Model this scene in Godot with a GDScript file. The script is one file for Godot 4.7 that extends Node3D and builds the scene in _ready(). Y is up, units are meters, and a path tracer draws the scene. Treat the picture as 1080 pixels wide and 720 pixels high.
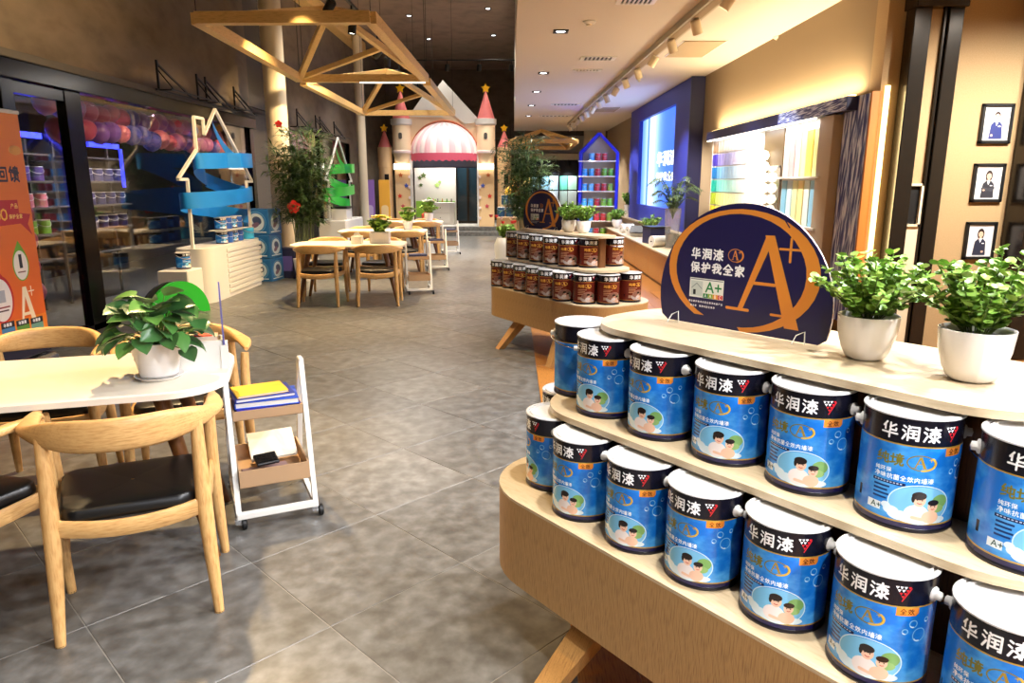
extends Node3D
# A paint shop at night: tiered tables of paint cans, oak chairs at white tables, a toy castle at the far end.
# Plan coordinates: x to the side, f forward from the camera's foot (world z = -f), y up, metres.

const OAK := Color(0.80, 0.62, 0.38)
var taken := {}
var M := {}
var rng := RandomNumberGenerator.new()


class MB:
	var v := PackedVector3Array()
	var t := PackedVector2Array()
	var c := PackedColorArray()
	var i := PackedInt32Array()
	var x := Transform3D()
	var col := Color.WHITE
	var colored := false

	func p(a: Vector3, uv := Vector2.ZERO) -> int:
		v.append(x * a)
		t.append(uv)
		c.append(col)
		return v.size() - 1

	func tri(a: int, b: int, d: int) -> void:
		i.append(a)
		i.append(b)
		i.append(d)

	func quad(a: Vector3, b: Vector3, d: Vector3, e: Vector3) -> MB:
		var k := p(a, Vector2(0, 1))
		p(b, Vector2(1, 1))
		p(d, Vector2(1, 0))
		p(e, Vector2(0, 0))
		tri(k, k + 1, k + 2)
		tri(k, k + 2, k + 3)
		return self

	func box(m: Vector3, s: Vector3, b := Basis()) -> MB:
		var h := s / 2.0
		var q := func(a: float, e: float, g: float) -> Vector3: return m + b * Vector3(a * h.x, e * h.y, g * h.z)
		quad(q.call(-1, -1, 1), q.call(1, -1, 1), q.call(1, 1, 1), q.call(-1, 1, 1))
		quad(q.call(1, -1, -1), q.call(-1, -1, -1), q.call(-1, 1, -1), q.call(1, 1, -1))
		quad(q.call(1, -1, 1), q.call(1, -1, -1), q.call(1, 1, -1), q.call(1, 1, 1))
		quad(q.call(-1, -1, -1), q.call(-1, -1, 1), q.call(-1, 1, 1), q.call(-1, 1, -1))
		quad(q.call(-1, 1, 1), q.call(1, 1, 1), q.call(1, 1, -1), q.call(-1, 1, -1))
		quad(q.call(-1, -1, -1), q.call(1, -1, -1), q.call(1, -1, 1), q.call(-1, -1, 1))
		return self

	func cbox(m: Vector3, s: Vector3, ch: float, b := Basis()) -> MB:
		# a box with chamfered edges
		var h := s / 2.0
		for ax in 3:
			for sg in [-1.0, 1.0]:
				var u := (ax + 1) % 3
				var w := (ax + 2) % 3
				var pts := []
				for k in [[-1, -1], [1, -1], [1, 1], [-1, 1]]:
					var q := Vector3()
					q[ax] = sg * h[ax]
					q[u] = k[0] * (h[u] - ch)
					q[w] = k[1] * (h[w] - ch)
					pts.append(m + b * q)
				if sg < 0:
					pts.reverse()
				quad(pts[0], pts[1], pts[2], pts[3])
			for su in [-1.0, 1.0]:
				for sw in [-1.0, 1.0]:
					var u := (ax + 1) % 3
					var w := (ax + 2) % 3
					var q: Array[Vector3] = [Vector3(), Vector3(), Vector3(), Vector3()]
					for k in 4:
						q[k][ax] = (h[ax] - ch) * (-1 if k == 0 or k == 3 else 1)
						q[k][u] = su * (h[u] if k < 2 else h[u] - ch)
						q[k][w] = sw * (h[w] - ch if k < 2 else h[w])
					if su * sw < 0:
						quad(m + b * q[0], m + b * q[1], m + b * q[2], m + b * q[3])
					else:
						quad(m + b * q[3], m + b * q[2], m + b * q[1], m + b * q[0])
		return self

	func bar(a: Vector3, b2: Vector3, w: float, h: float, up := Vector3.UP) -> MB:
		# a straight square timber from a to b2
		var z := (b2 - a).normalized()
		var sx := up.cross(z)
		sx = (Vector3.RIGHT if sx.length() < 0.01 else sx).normalized()
		return box((a + b2) / 2.0, Vector3(w, h, a.distance_to(b2)), Basis(sx, z.cross(sx), z))

	func grid(rows: Array, closed := false, uvs := []) -> MB:
		# rows of points; the outside is to the left-hand rule of (row, column)
		var n: int = rows[0].size()
		var s := v.size()
		for j in rows.size():
			for k in n:
				p(rows[j][k], uvs[j][k] if uvs else Vector2(float(k) / (n - 1), float(j) / maxf(1, rows.size() - 1)))
		for j in rows.size() - 1:
			for k in (n if closed else n - 1):
				var k2 := (k + 1) % n
				var a := s + j * n + k
				var b2 := s + (j + 1) * n + k
				var d := s + (j + 1) * n + k2
				var e := s + j * n + k2
				tri(a, b2, d)
				tri(a, d, e)
		return self

	func lathe(prof: Array, seg := 24, sharp := false, m := Vector3.ZERO, y0 := 0.0, y1 := 1.0) -> MB:
		# prof: Vector2(r, y) from bottom to top; angle 0 faces +z at u = 0.5
		var pr := []
		for k in prof.size():
			pr.append(prof[k])
			if sharp and k > 0 and k < prof.size() - 1:
				pr.append(prof[k])
		var s := v.size()
		for q in pr:
			for k in seg + 1:
				var a := (float(k) / seg - 0.5) * TAU
				p(m + Vector3(q.x * sin(a), q.y, q.x * cos(a)), Vector2(float(k) / seg, 1.0 - (q.y - y0) / (y1 - y0)))
		for j in pr.size() - 1:
			if pr[j] == pr[j + 1]:
				continue
			for k in seg:
				var a := s + j * (seg + 1) + k
				tri(a, a + 1, a + seg + 2)
				tri(a, a + seg + 2, a + seg + 1)
		return self

	func sweep(path: Array, rad: Array, sides := 8, up := Vector3.ZERO, caps := true, sq := 1.0, close := false) -> MB:
		# rad: Vector2(across, along up) for each point, or one for all; sq < 1 makes the section boxier
		var n := path.size()
		var s := v.size()
		var ref := up
		for j in n:
			var a: Vector3 = path[(j - 1 + n) % n if close else maxi(j - 1, 0)]
			var b2: Vector3 = path[(j + 1) % n if close else mini(j + 1, n - 1)]
			var tt := (b2 - a).normalized()
			if up == Vector3.ZERO:
				if j == 0:
					ref = Vector3.UP if absf(tt.y) < 0.9 else Vector3.RIGHT
				ref = (ref - tt * ref.dot(tt)).normalized()
			var sx := tt.cross(ref).normalized()
			var uy := sx.cross(tt).normalized()
			var r: Vector2 = rad[j] if rad.size() > 1 else rad[0]
			for k in sides:
				var an := TAU * k / sides
				var cx := cos(an)
				var sy := sin(an)
				if sq != 1.0:
					cx = signf(cx) * pow(absf(cx), sq)
					sy = signf(sy) * pow(absf(sy), sq)
				p(path[j] + sx * r.x * cx + uy * r.y * sy, Vector2(float(k) / sides, float(j) / n))
		for j in (n if close else n - 1):
			var j2 := (j + 1) % n
			for k in sides:
				var k2 := (k + 1) % sides
				tri(s + j * sides + k, s + j2 * sides + k, s + j2 * sides + k2)
				tri(s + j * sides + k, s + j2 * sides + k2, s + j * sides + k2)
		if caps and not close:
			var xx := x
			x = Transform3D()
			for e in 2:
				var row := s + (0 if e == 0 else (n - 1) * sides)
				var mid := Vector3()
				for k in sides:
					mid += v[row + k] / sides
				var o := v.size()
				for k in sides:
					p(v[row + k])
				var cc := p(mid)
				for k in sides:
					var k2 := (k + 1) % sides
					if e == 0:
						tri(cc, o + k, o + k2)
					else:
						tri(cc, o + k2, o + k)
			x = xx
		return self

	func prism(poly: PackedVector2Array, z0: float, z1: float, smooth := false, back := true, ch := 0.0) -> MB:
		# poly runs counter-clockwise in xy, extruded along z; uv over its box
		var lo := poly[0]
		var hi := poly[0]
		for q in poly:
			lo = lo.min(q)
			hi = hi.max(q)
		var sz := hi - lo
		var top := poly
		if ch > 0.0:
			var off := Geometry2D.offset_polygon(poly, -ch)
			if off.size() == 1 and off[0].size() == poly.size():
				top = PackedVector2Array(off[0])
				var best := 0
				for k in top.size():
					if top[k].distance_to(poly[0]) < top[best].distance_to(poly[0]):
						best = k
				top = top.slice(best) + top.slice(0, best)
			else:
				ch = 0.0
		var ids := Geometry2D.triangulate_polygon(top)
		for f in (2 if back else 1):
			var s := v.size()
			for q in (top if f == 0 else poly):
				p(Vector3(q.x, q.y, z1 if f == 0 else z0), Vector2((q.x - lo.x) / sz.x, (hi.y - q.y) / sz.y))
			var tids := ids if f == 0 else Geometry2D.triangulate_polygon(poly)
			for k in range(0, tids.size(), 3):
				var a := tids[k]
				var b2 := tids[k + 1]
				var d := tids[k + 2]
				var pp := top if f == 0 else poly
				var turn := (pp[b2] - pp[a]).cross(pp[d] - pp[a])
				if (turn > 0) == (f == 0):
					tri(s + a, s + b2, s + d)
				else:
					tri(s + a, s + d, s + b2)
		var n := poly.size()
		var rows := [[poly, z0], [poly, z1 - ch]]
		if ch > 0.0:
			rows += [[poly, z1 - ch], [top, z1]]
		for r in range(0, rows.size(), 2):
			var pa: PackedVector2Array = rows[r][0]
			var pb: PackedVector2Array = rows[r + 1][0]
			if smooth:
				var s := v.size()
				for k in n:
					p(Vector3(pa[k].x, pa[k].y, rows[r][1]), Vector2(float(k) / n, 1))
					p(Vector3(pb[k].x, pb[k].y, rows[r + 1][1]), Vector2(float(k) / n, 0))
				for k in n:
					var a := s + 2 * k
					var b2 := s + 2 * ((k + 1) % n)
					tri(a, b2, b2 + 1)
					tri(a, b2 + 1, a + 1)
			else:
				for k in n:
					var k2 := (k + 1) % n
					quad(Vector3(pa[k].x, pa[k].y, rows[r][1]), Vector3(pa[k2].x, pa[k2].y, rows[r][1]), Vector3(pb[k2].x, pb[k2].y, rows[r + 1][1]), Vector3(pb[k].x, pb[k].y, rows[r + 1][1]))
		return self

	func mesh() -> ArrayMesh:
		var nn := PackedVector3Array()
		nn.resize(v.size())
		var ix := PackedInt32Array()
		ix.resize(i.size())
		for k in range(0, i.size(), 3):
			var a := i[k]
			var b2 := i[k + 1]
			var d := i[k + 2]
			var f := (v[b2] - v[a]).cross(v[d] - v[a])
			nn[a] += f
			nn[b2] += f
			nn[d] += f
			ix[k] = a
			ix[k + 1] = d
			ix[k + 2] = b2
		for k in nn.size():
			nn[k] = nn[k].normalized() if nn[k].length_squared() > 0.0 else Vector3.UP
		var arr := []
		arr.resize(Mesh.ARRAY_MAX)
		arr[Mesh.ARRAY_VERTEX] = v
		arr[Mesh.ARRAY_NORMAL] = nn
		arr[Mesh.ARRAY_TEX_UV] = t
		if colored:
			arr[Mesh.ARRAY_COLOR] = c
		arr[Mesh.ARRAY_INDEX] = ix
		var m := ArrayMesh.new()
		m.add_surface_from_arrays(Mesh.PRIMITIVE_TRIANGLES, arr)
		return m


const STROKES := {
	"华": "30,6 12,32;22,22 22,52;82,14 50,34;52,8 52,44 58,50 84,50 86,38;6,70 94,70;50,56 50,98",
	"润": "10,10 22,18;6,36 18,44;8,92 24,58;38,8 46,18;36,24 36,96;52,12 92,12 92,92 82,92;48,34 80,34;50,54 78,54;46,78 82,78;64,34 64,78",
	"漆": "10,10 22,18;6,36 18,44;8,92 24,58;36,18 94,18;64,4 64,42;62,22 38,42;66,22 92,42;64,36 34,60;64,36 96,60;64,52 64,96 56,92;40,64 54,74;36,92 56,78;86,62 72,74;72,76 94,92",
	"保": "26,6 8,40;20,28 20,96;42,12 86,12 86,38 42,38 42,12;34,56 96,56;64,40 64,96;62,58 36,84;66,58 94,84",
	"护": "6,28 38,28;24,6 24,92 14,86;4,64 40,50;64,6 70,16;52,24 90,24 90,50 52,50;52,24 52,54 42,94",
	"我": "44,6 12,18;4,36 96,36;28,16 28,90 18,86;6,68 44,54;56,8 62,50 76,86 92,94 94,80;86,48 50,84;74,12 86,24",
	"全": "50,4 6,46;50,4 94,46;28,46 72,46;28,66 72,66;10,92 90,92;50,46 50,92",
	"家": "50,2 52,12;10,30 10,18 90,18 90,30;26,34 76,34;54,34 16,54;40,46 56,66 52,96 42,92;46,56 12,76;52,68 14,94;86,42 58,58;58,56 94,90",
	"纯": "28,6 10,34 30,34 8,60 36,56;6,88 38,78;46,26 94,26;48,40 48,64 90,64 90,38;68,8 68,84 74,92 94,92 95,78",
	"境": "4,36 36,36;20,10 20,78;2,84 38,74;66,2 66,12;46,14 92,14;56,18 60,30;80,18 74,30;42,34 96,34;52,42 84,42 84,66 52,66 52,42;52,54 84,54;60,66 56,82 38,96;74,66 74,88 80,94 94,94 96,82",
	"效": "28,4 32,14;6,20 54,20;20,28 8,46;38,28 52,46;44,44 8,94;16,50 50,92;70,6 58,40;62,28 96,28;86,30 54,94;66,46 96,94",
	"净": "8,14 18,26;6,84 24,54;52,4 34,26;46,14 74,14 64,28;40,30 84,30 84,66 40,66;32,48 96,48;62,30 62,96 52,92",
	"味": "8,24 34,24 34,74 8,74 8,24;48,24 86,24;40,46 96,46;66,6 66,96;64,48 40,84;68,48 96,84",
	"抗": "6,28 38,28;24,6 24,92 14,86;4,64 40,50;66,4 70,16;46,24 96,24;58,42 56,70 42,94;58,42 82,42 82,86 94,90 96,76",
	"菌": "6,14 94,14;32,4 32,24;68,4 68,24;14,32 86,32 86,94 14,94 14,32;30,46 70,44;26,58 74,58;50,46 50,88;48,60 30,80;52,60 70,80",
	"内": "14,96 14,24 86,24 86,94 76,92;50,4 50,40 26,76;52,46 74,74",
	"墙": "4,36 36,36;20,10 20,78;2,84 38,74;46,14 92,14;68,2 68,40;54,22 60,36;84,22 76,36;40,42 98,42;46,54 92,54 92,96 46,96 46,54;58,66 80,66 80,84 58,84 58,66",
	"环": "4,16 36,16;6,48 34,48;2,84 38,78;20,16 20,82;44,14 96,14;72,16 42,58;68,34 68,96;72,46 94,66",
	"回": "10,10 90,10 90,94 10,94 10,10;34,34 66,34 66,68 34,68 34,34",
	"馈": "26,4 8,34;14,24 38,24 34,36;20,40 20,90 38,76;52,10 90,10 90,28 52,28 52,10;71,2 71,38;44,40 98,40;54,50 88,50 88,76;54,50 54,76;71,58 66,80 46,96;76,82 96,96",
	"豪": "50,2 50,12;8,14 92,14;32,22 68,22 68,34 32,34 32,22;8,52 8,42 92,42 92,52;28,52 74,52;52,52 18,68;42,60 56,76 52,97 42,94;46,68 14,84;52,78 16,96;84,58 60,68;60,66 94,94",
	"产": "50,2 52,12;14,18 88,18;30,26 36,40;70,26 64,40;12,46 92,46;16,46 14,72 6,94",
	"品": "30,8 70,8 70,40 30,40 30,8;8,54 44,54 44,92 8,92 8,54;56,54 92,54 92,92 56,92 56,54",
	"A": "8,98 50,2 92,98;24,64 76,64",
	"B": "18,2 18,98;18,2 66,4 76,26 62,48 18,48;62,48 82,72 68,96 18,98",
	"C": "88,20 66,4 32,6 14,30 14,70 32,94 66,96 88,80",
	"0": "50,4 22,18 14,50 22,82 50,96 78,82 86,50 78,18 50,4",
	"+": "50,18 50,82;18,50 82,50",
}


class Pen:
	var im: Image

	func _init(w: int, h: int, c: Color) -> void:
		im = Image.create_empty(w, h, false, Image.FORMAT_RGBA8)
		im.fill(c)

	func dot(px: int, py: int, c: Color, a: float) -> void:
		if px >= 0 and py >= 0 and px < im.get_width() and py < im.get_height() and a > 0.0:
			im.set_pixel(px, py, im.get_pixel(px, py).lerp(c, minf(a, 1.0) * c.a) if a * c.a < 1.0 else c)

	func rect(x0: float, y0: float, w: float, h: float, c: Color) -> void:
		im.fill_rect(Rect2i(roundi(x0), roundi(y0), maxi(1, roundi(w)), maxi(1, roundi(h))), c)

	func seg(a: Vector2, b: Vector2, w: float, c: Color) -> void:
		var lo := a.min(b) - Vector2.ONE * (w / 2 + 1)
		var hi := a.max(b) + Vector2.ONE * (w / 2 + 1)
		for py in range(floori(lo.y), ceili(hi.y) + 1):
			for px in range(floori(lo.x), ceili(hi.x) + 1):
				var q := Vector2(px + 0.5, py + 0.5)
				dot(px, py, c, w / 2 + 0.5 - q.distance_to(Geometry2D.get_closest_point_to_segment(q, a, b)))

	func line(pts: Array, w: float, c: Color) -> void:
		for k in pts.size() - 1:
			seg(pts[k], pts[k + 1], w, c)

	func poly(pts: Array, c: Color) -> void:
		var y0 := INF
		var y1 := -INF
		for q in pts:
			y0 = minf(y0, q.y)
			y1 = maxf(y1, q.y)
		for py in range(maxi(0, floori(y0)), mini(im.get_height(), ceili(y1))):
			var xs := []
			var yy := py + 0.5
			for k in pts.size():
				var a: Vector2 = pts[k]
				var b: Vector2 = pts[(k + 1) % pts.size()]
				if (a.y <= yy) != (b.y <= yy):
					xs.append(a.x + (yy - a.y) / (b.y - a.y) * (b.x - a.x))
			xs.sort()
			for k in range(0, xs.size() - 1, 2):
				var xa := roundi(xs[k])
				var xb := roundi(xs[k + 1])
				if xb > xa:
					if c.a < 1.0:
						for px in range(xa, xb):
							dot(px, py, c, 1.0)
					else:
						im.fill_rect(Rect2i(xa, py, xb - xa, 1), c)

	func ell(cx: float, cy: float, rx: float, ry: float, c: Color, rot := 0.0) -> void:
		var pts := []
		for k in 40:
			pts.append(Vector2(cx, cy) + Vector2(rx * cos(TAU * k / 40), ry * sin(TAU * k / 40)).rotated(rot))
		poly(pts, c)

	func ring(cx: float, cy: float, rx: float, ry: float, w: float, c: Color, a0 := 0.0, a1 := TAU) -> void:
		var pts := []
		for k in 41:
			var a := lerpf(a0, a1, k / 40.0)
			pts.append(Vector2(cx + rx * cos(a), cy + ry * sin(a)))
		line(pts, w, c)

	func glyph(ch: String, x0: float, y0: float, w: float, h: float, pen: float, c: Color) -> void:
		for st: String in STROKES.get(ch, "").split(";", false):
			var pts := []
			for q: String in st.split(" "):
				var ab: PackedStringArray = q.split(",")
				pts.append(Vector2(x0 + ab[0].to_float() * w / 100.0, y0 + ab[1].to_float() * h / 100.0))
			line(pts, pen, c)

	func text(s: String, x0: float, y0: float, h: float, pen: float, c: Color, step := 1.08, wide := 1.0) -> void:
		for k in s.length():
			glyph(s[k], x0 + k * h * step * wide, y0, h * wide, h, pen, c)

	func big_a(x0: float, y0: float, w: float, h: float, c: Color) -> void:
		# serif capital A: thin left stroke, thick right stroke, crossbar, feet
		var q := func(a: float, b: float) -> Vector2: return Vector2(x0 + a * w, y0 + b * h)
		poly([q.call(0.42, 0.0), q.call(0.58, 0.0), q.call(0.2, 1.0), q.call(0.12, 1.0)], c)
		poly([q.call(0.42, 0.0), q.call(0.6, 0.0), q.call(0.98, 1.0), q.call(0.76, 1.0)], c)
		poly([q.call(0.27, 0.58), q.call(0.72, 0.58), q.call(0.74, 0.65), q.call(0.24, 0.65)], c)
		rect(x0, y0 + 0.955 * h, w * 0.32, h * 0.05, c)
		rect(x0 + 0.66 * w, y0 + 0.955 * h, w * 0.4, h * 0.05, c)

	func tex() -> ImageTexture:
		return ImageTexture.create_from_image(im)


# ---------------------------------------------------------------- nodes
func P(x: float, y: float, f: float) -> Vector3:
	return Vector3(x, y, -f)


func numbered(called: String) -> String:
	var k: int = taken.get(called, 0)
	taken[called] = k + 1
	return called if k == 0 else "%s_%03d" % [called, k]


func tag(o: Node3D, label: String, category: String, group := "", kind := "") -> Node3D:
	if label:
		o.set_meta("label", label)
	if category:
		o.set_meta("category", category)
	if group:
		o.set_meta("group", group)
	if kind:
		o.set_meta("kind", kind)
	return o


func thing(called: String, label: String, category: String, at := Vector3.ZERO, turn := 0.0, group := "") -> Node3D:
	var o := Node3D.new()
	o.name = numbered(called)
	add_child(o)
	o.position = at
	o.rotation.y = deg_to_rad(turn)
	return tag(o, label, category, group)


func part(parent: Node3D, called: String, mb, m: Material, at := Vector3.ZERO, label := "") -> MeshInstance3D:
	var o := MeshInstance3D.new()
	o.name = called
	o.mesh = mb.mesh() if mb is MB else mb
	o.material_override = m
	o.position = at
	parent.add_child(o, true)
	if label:
		o.set_meta("label", label)
	return o


func solo(called: String, mb, m: Material, label: String, category: String, at := Vector3.ZERO, turn := 0.0, group := "") -> MeshInstance3D:
	var o := MeshInstance3D.new()
	o.name = numbered(called)
	o.mesh = mb.mesh() if mb is MB else mb
	o.material_override = m
	add_child(o)
	o.position = at
	o.rotation.y = deg_to_rad(turn)
	tag(o, label, category, group)
	return o


func struct(called: String, mb, m: Material, label := "") -> MeshInstance3D:
	var o := MeshInstance3D.new()
	o.name = numbered(called)
	o.mesh = mb.mesh() if mb is MB else mb
	o.material_override = m
	add_child(o)
	tag(o, label, "", "", "structure")
	return o


func copy(o: Node3D, at: Vector3, turn: float, label := "", group := "") -> Node3D:
	var d: Node3D = o.duplicate()
	d.name = numbered(String(o.name).trim_suffix("_000"))
	add_child(d)
	d.position = at
	d.rotation.y = deg_to_rad(turn)
	return tag(d, label, "", group)


func rounded(pts: Array, rad: Array, seg := 8) -> PackedVector2Array:
	# a polygon with arcs at its corners
	var out := PackedVector2Array()
	var n := pts.size()
	for k in n:
		var b: Vector2 = pts[k]
		var a: Vector2 = (pts[(k - 1 + n) % n] - b).normalized()
		var d: Vector2 = (pts[(k + 1) % n] - b).normalized()
		var r: float = rad[k % rad.size()]
		var half := a.angle_to(d) / 2.0
		var l := r / absf(tan(half))
		var m := b + (a + d).normalized() * r / absf(sin(half))
		var a0 := (b + a * l - m).angle()
		var a1 := (b + d * l - m).angle()
		for j in seg + 1:
			var an := lerp_angle(a0, a1, float(j) / seg)
			out.append(m + Vector2(cos(an), sin(an)) * r)
	return out


func flat(yaw := 0.0, at := Vector3.ZERO) -> Transform3D:
	# lays an xy outline down: x stays, y points forward, z up
	return Transform3D(Basis(Vector3.UP, deg_to_rad(yaw)) * Basis(Vector3.RIGHT, -PI / 2), at)


# ---------------------------------------------------------------- materials
func mat(c: Color, rough := 0.6, metal := 0.0, spec := 0.5) -> StandardMaterial3D:
	var m := StandardMaterial3D.new()
	m.albedo_color = c
	m.roughness = rough
	m.metallic = metal
	m.metallic_specular = spec
	return m


func rgb(r: int, g: int, b: int) -> Color:
	return Color8(r, g, b)


func noise(freq: float, sd: int, cols: Array, octaves := 4, size := 512, kind := FastNoiseLite.TYPE_SIMPLEX_SMOOTH) -> NoiseTexture2D:
	var fn := FastNoiseLite.new()
	fn.noise_type = kind
	fn.frequency = freq
	fn.seed = sd
	fn.fractal_octaves = octaves
	var nt := NoiseTexture2D.new()
	nt.width = size
	nt.height = size
	nt.seamless = true
	nt.noise = fn
	var g := Gradient.new()
	g.offsets = PackedFloat32Array()
	g.colors = PackedColorArray()
	var off := PackedFloat32Array()
	var cc := PackedColorArray()
	for k in cols.size():
		off.append(float(k) / (cols.size() - 1))
		cc.append(cols[k])
	g.offsets = off
	g.colors = cc
	nt.color_ramp = g
	return nt


func textured(tex: Texture2D, scale: Vector3, rough := 0.6, world := false, tint := Color.WHITE) -> StandardMaterial3D:
	var m := mat(tint, rough)
	m.albedo_texture = tex
	m.uv1_triplanar = true
	m.uv1_world_triplanar = world
	m.uv1_scale = scale
	return m


func printed(tex: Texture2D, rough := 0.4) -> StandardMaterial3D:
	var m := mat(Color.WHITE, rough)
	m.albedo_texture = tex
	m.texture_repeat = false
	return m


func glow(c: Color, e: float) -> StandardMaterial3D:
	var m := mat(c, 0.6)
	m.emission_enabled = true
	m.emission = c
	m.emission_energy_multiplier = e
	return m


func leafy(rough := 0.45) -> StandardMaterial3D:
	var m := mat(Color.WHITE, rough)
	m.vertex_color_use_as_albedo = true
	m.backlight_enabled = true
	m.backlight = Color(0.25, 0.25, 0.25)
	return m


func lin(r: float, g: float, b: float) -> Color:
	return Color(r, g, b)


# ---------------------------------------------------------------- printed matter
func can_label(kind: int) -> ImageTexture:
	# wrap-round print of a paint can: 0 the blue cans, 1 the red-brown cans
	var navy := rgb(14, 14, 26)
	var body: Color = [rgb(20, 112, 210), rgb(96, 34, 24)][kind]
	var gold: Color = [rgb(176, 142, 60), rgb(190, 130, 62)][kind]
	var pen := Pen.new(1024, 424, body)
	var g := FastNoiseLite.new()
	g.seed = 5
	g.frequency = 0.006
	if kind == 0:
		for y in range(106, 396, 2):
			for x in range(0, 1024, 2):
				var k := clampf(g.get_noise_2d(x, y * 1.6) * 0.9 + 0.1 + 0.6 * exp(-pow((x - 560) / 190.0, 2) - pow((y - 330) / 90.0, 2)), 0, 1)
				pen.rect(x, y, 2, 2, body.lerp(rgb(104, 186, 246), k))
	pen.rect(0, 0, 1024, 104, navy)
	pen.rect(0, 103, 1024, 5, gold)
	pen.rect(0, 388, 1024, 36, [rgb(24, 22, 74), navy][kind])
	pen.rect(0, 386, 1024, 6, gold)
	pen.text("华润漆", 408, 30, 58, 7.0, Color.WHITE, 1.16)
	# the little flag of triangles after the name
	for r in 4:
		for k in 4 - r:
			var c := Color.WHITE if k + r < 3 - r * 0.5 else rgb(200, 36, 44)
			var x := 618.0 + k * 13 + r * 6.5
			var y := 32.0 + r * 11
			pen.poly([Vector2(x, y), Vector2(x + 11, y), Vector2(x + 5.5, y + 10)], c)
	pen.line([Vector2(668, 38), Vector2(642, 84)], 4, rgb(200, 36, 44))
	if kind == 0:
		pen.poly([Vector2(628, 108), Vector2(704, 108), Vector2(704, 128), Vector2(694, 138), Vector2(628, 138)], rgb(226, 138, 48))
		pen.text("全效", 640, 112, 22, 2.4, rgb(90, 50, 20), 1.15)
	var ink: Color = [rgb(118, 112, 40), rgb(214, 160, 60)][kind]
	pen.text("纯境", 402, 140, 44, 6, ink, 1.08)
	pen.ring(548, 164, 44, 27, 4, ink)
	pen.ring(550, 164, 46, 27, 7, rgb(206, 168, 66), -0.7, 1.5)
	pen.big_a(522, 142, 46, 42, [rgb(150, 126, 44), rgb(224, 172, 70)][kind])
	pen.line([Vector2(574, 150), Vector2(586, 150)], 3, gold)
	pen.line([Vector2(580, 144), Vector2(580, 156)], 3, gold)
	var white := Color(1, 1, 1, 0.92)
	if kind == 0:
		pen.text("纯环保", 400, 196, 18, 2.2, white, 1.1)
		pen.text("净味抗菌全效内墙漆", 400, 218, 20, 2.4, white, 1.1)
		pen.rect(396, 246, 112, 11, rgb(16, 30, 76))
		for k in 9:
			pen.rect(402 + k * 11, 249, 7, 4, rgb(190, 205, 230))
		for r in 4:
			pen.rect(402, 266 + r * 15, 56 - 6 * (r % 2), 7, rgb(14, 44, 104))
		for q in [[690, 168, 13], [716, 210, 24], [664, 196, 9], [742, 158, 8]]:
			pen.ring(q[0], q[1], q[2], q[2], 3, rgb(126, 196, 238))
			pen.ring(q[0] - q[2] * 0.2, q[1] + q[2] * 0.3, q[2] * 0.6, q[2] * 0.6, 4, rgb(196, 230, 250), 1.2, 2.6)
		pen.rect(384, 334, 50, 30, rgb(224, 238, 246))
		pen.text("A+", 398, 338, 20, 3, rgb(30, 60, 60), 1.0)
	else:
		for r in 4:
			pen.rect(400, 210 + r * 22, 130 - 24 * (r % 2), 6, rgb(196, 150, 110))
		pen.rect(400, 316, 60, 40, rgb(150, 120, 100))
	# family in a soap bubble
	var bub: Color = [rgb(120, 190, 232), rgb(120, 84, 72)][kind]
	pen.ell(562, 320, 104, 70, bub)
	pen.ring(562, 318, 104, 72, 4, [rgb(206, 234, 250), rgb(150, 120, 108)][kind])
	pen.ell(630, 304, 30, 26, [rgb(120, 168, 96), rgb(96, 92, 70)][kind])
	pen.ell(618, 330, 30, 16, [rgb(140, 180, 110), rgb(96, 92, 70)][kind])
	for q in [[470, 352, 26, 16], [500, 366, 40, 18], [560, 376, 70, 14], [620, 372, 40, 14], [452, 338, 16, 12]]:
		pen.ell(q[0], q[1], q[2], q[3], [rgb(214, 234, 246), rgb(160, 150, 146)][kind])
	var skin: Color = [rgb(232, 190, 164), rgb(176, 140, 120)][kind]
	var hair := rgb(34, 24, 22)
	pen.ell(552, 352, 40, 34, [rgb(236, 226, 224), rgb(180, 170, 166)][kind])
	pen.ell(600, 362, 30, 24, skin)
	pen.ell(558, 300, 21, 24, skin)
	pen.ell(556, 284, 24, 15, hair)
	pen.ell(537, 296, 6, 14, hair)
	pen.ell(605, 322, 18, 20, skin)
	pen.ell(606, 308, 20, 11, hair)
	pen.line([Vector2(540, 366), Vector2(580, 372), Vector2(622, 368)], 12, skin)
	for q in [[550, 299], [567, 300], [598, 321], [612, 322]]:
		pen.ell(q[0], q[1], 2.4, 2, hair)
	pen.line([Vector2(552, 311), Vector2(558, 314), Vector2(565, 312)], 3, rgb(190, 80, 80))
	pen.line([Vector2(600, 331), Vector2(605, 333), Vector2(611, 331)], 2.5, rgb(190, 80, 80))
	# back of the can
	pen.rect(60, 170, 150, 150, body.lerp(Color.WHITE, 0.16))
	for r in 12:
		pen.rect(70, 180 + r * 11, 120 - 17 * (r % 3), 4, body.lerp(Color.WHITE, 0.6))
	pen.rect(330, 300, 14, 40, navy)
	return pen.tex()


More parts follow.
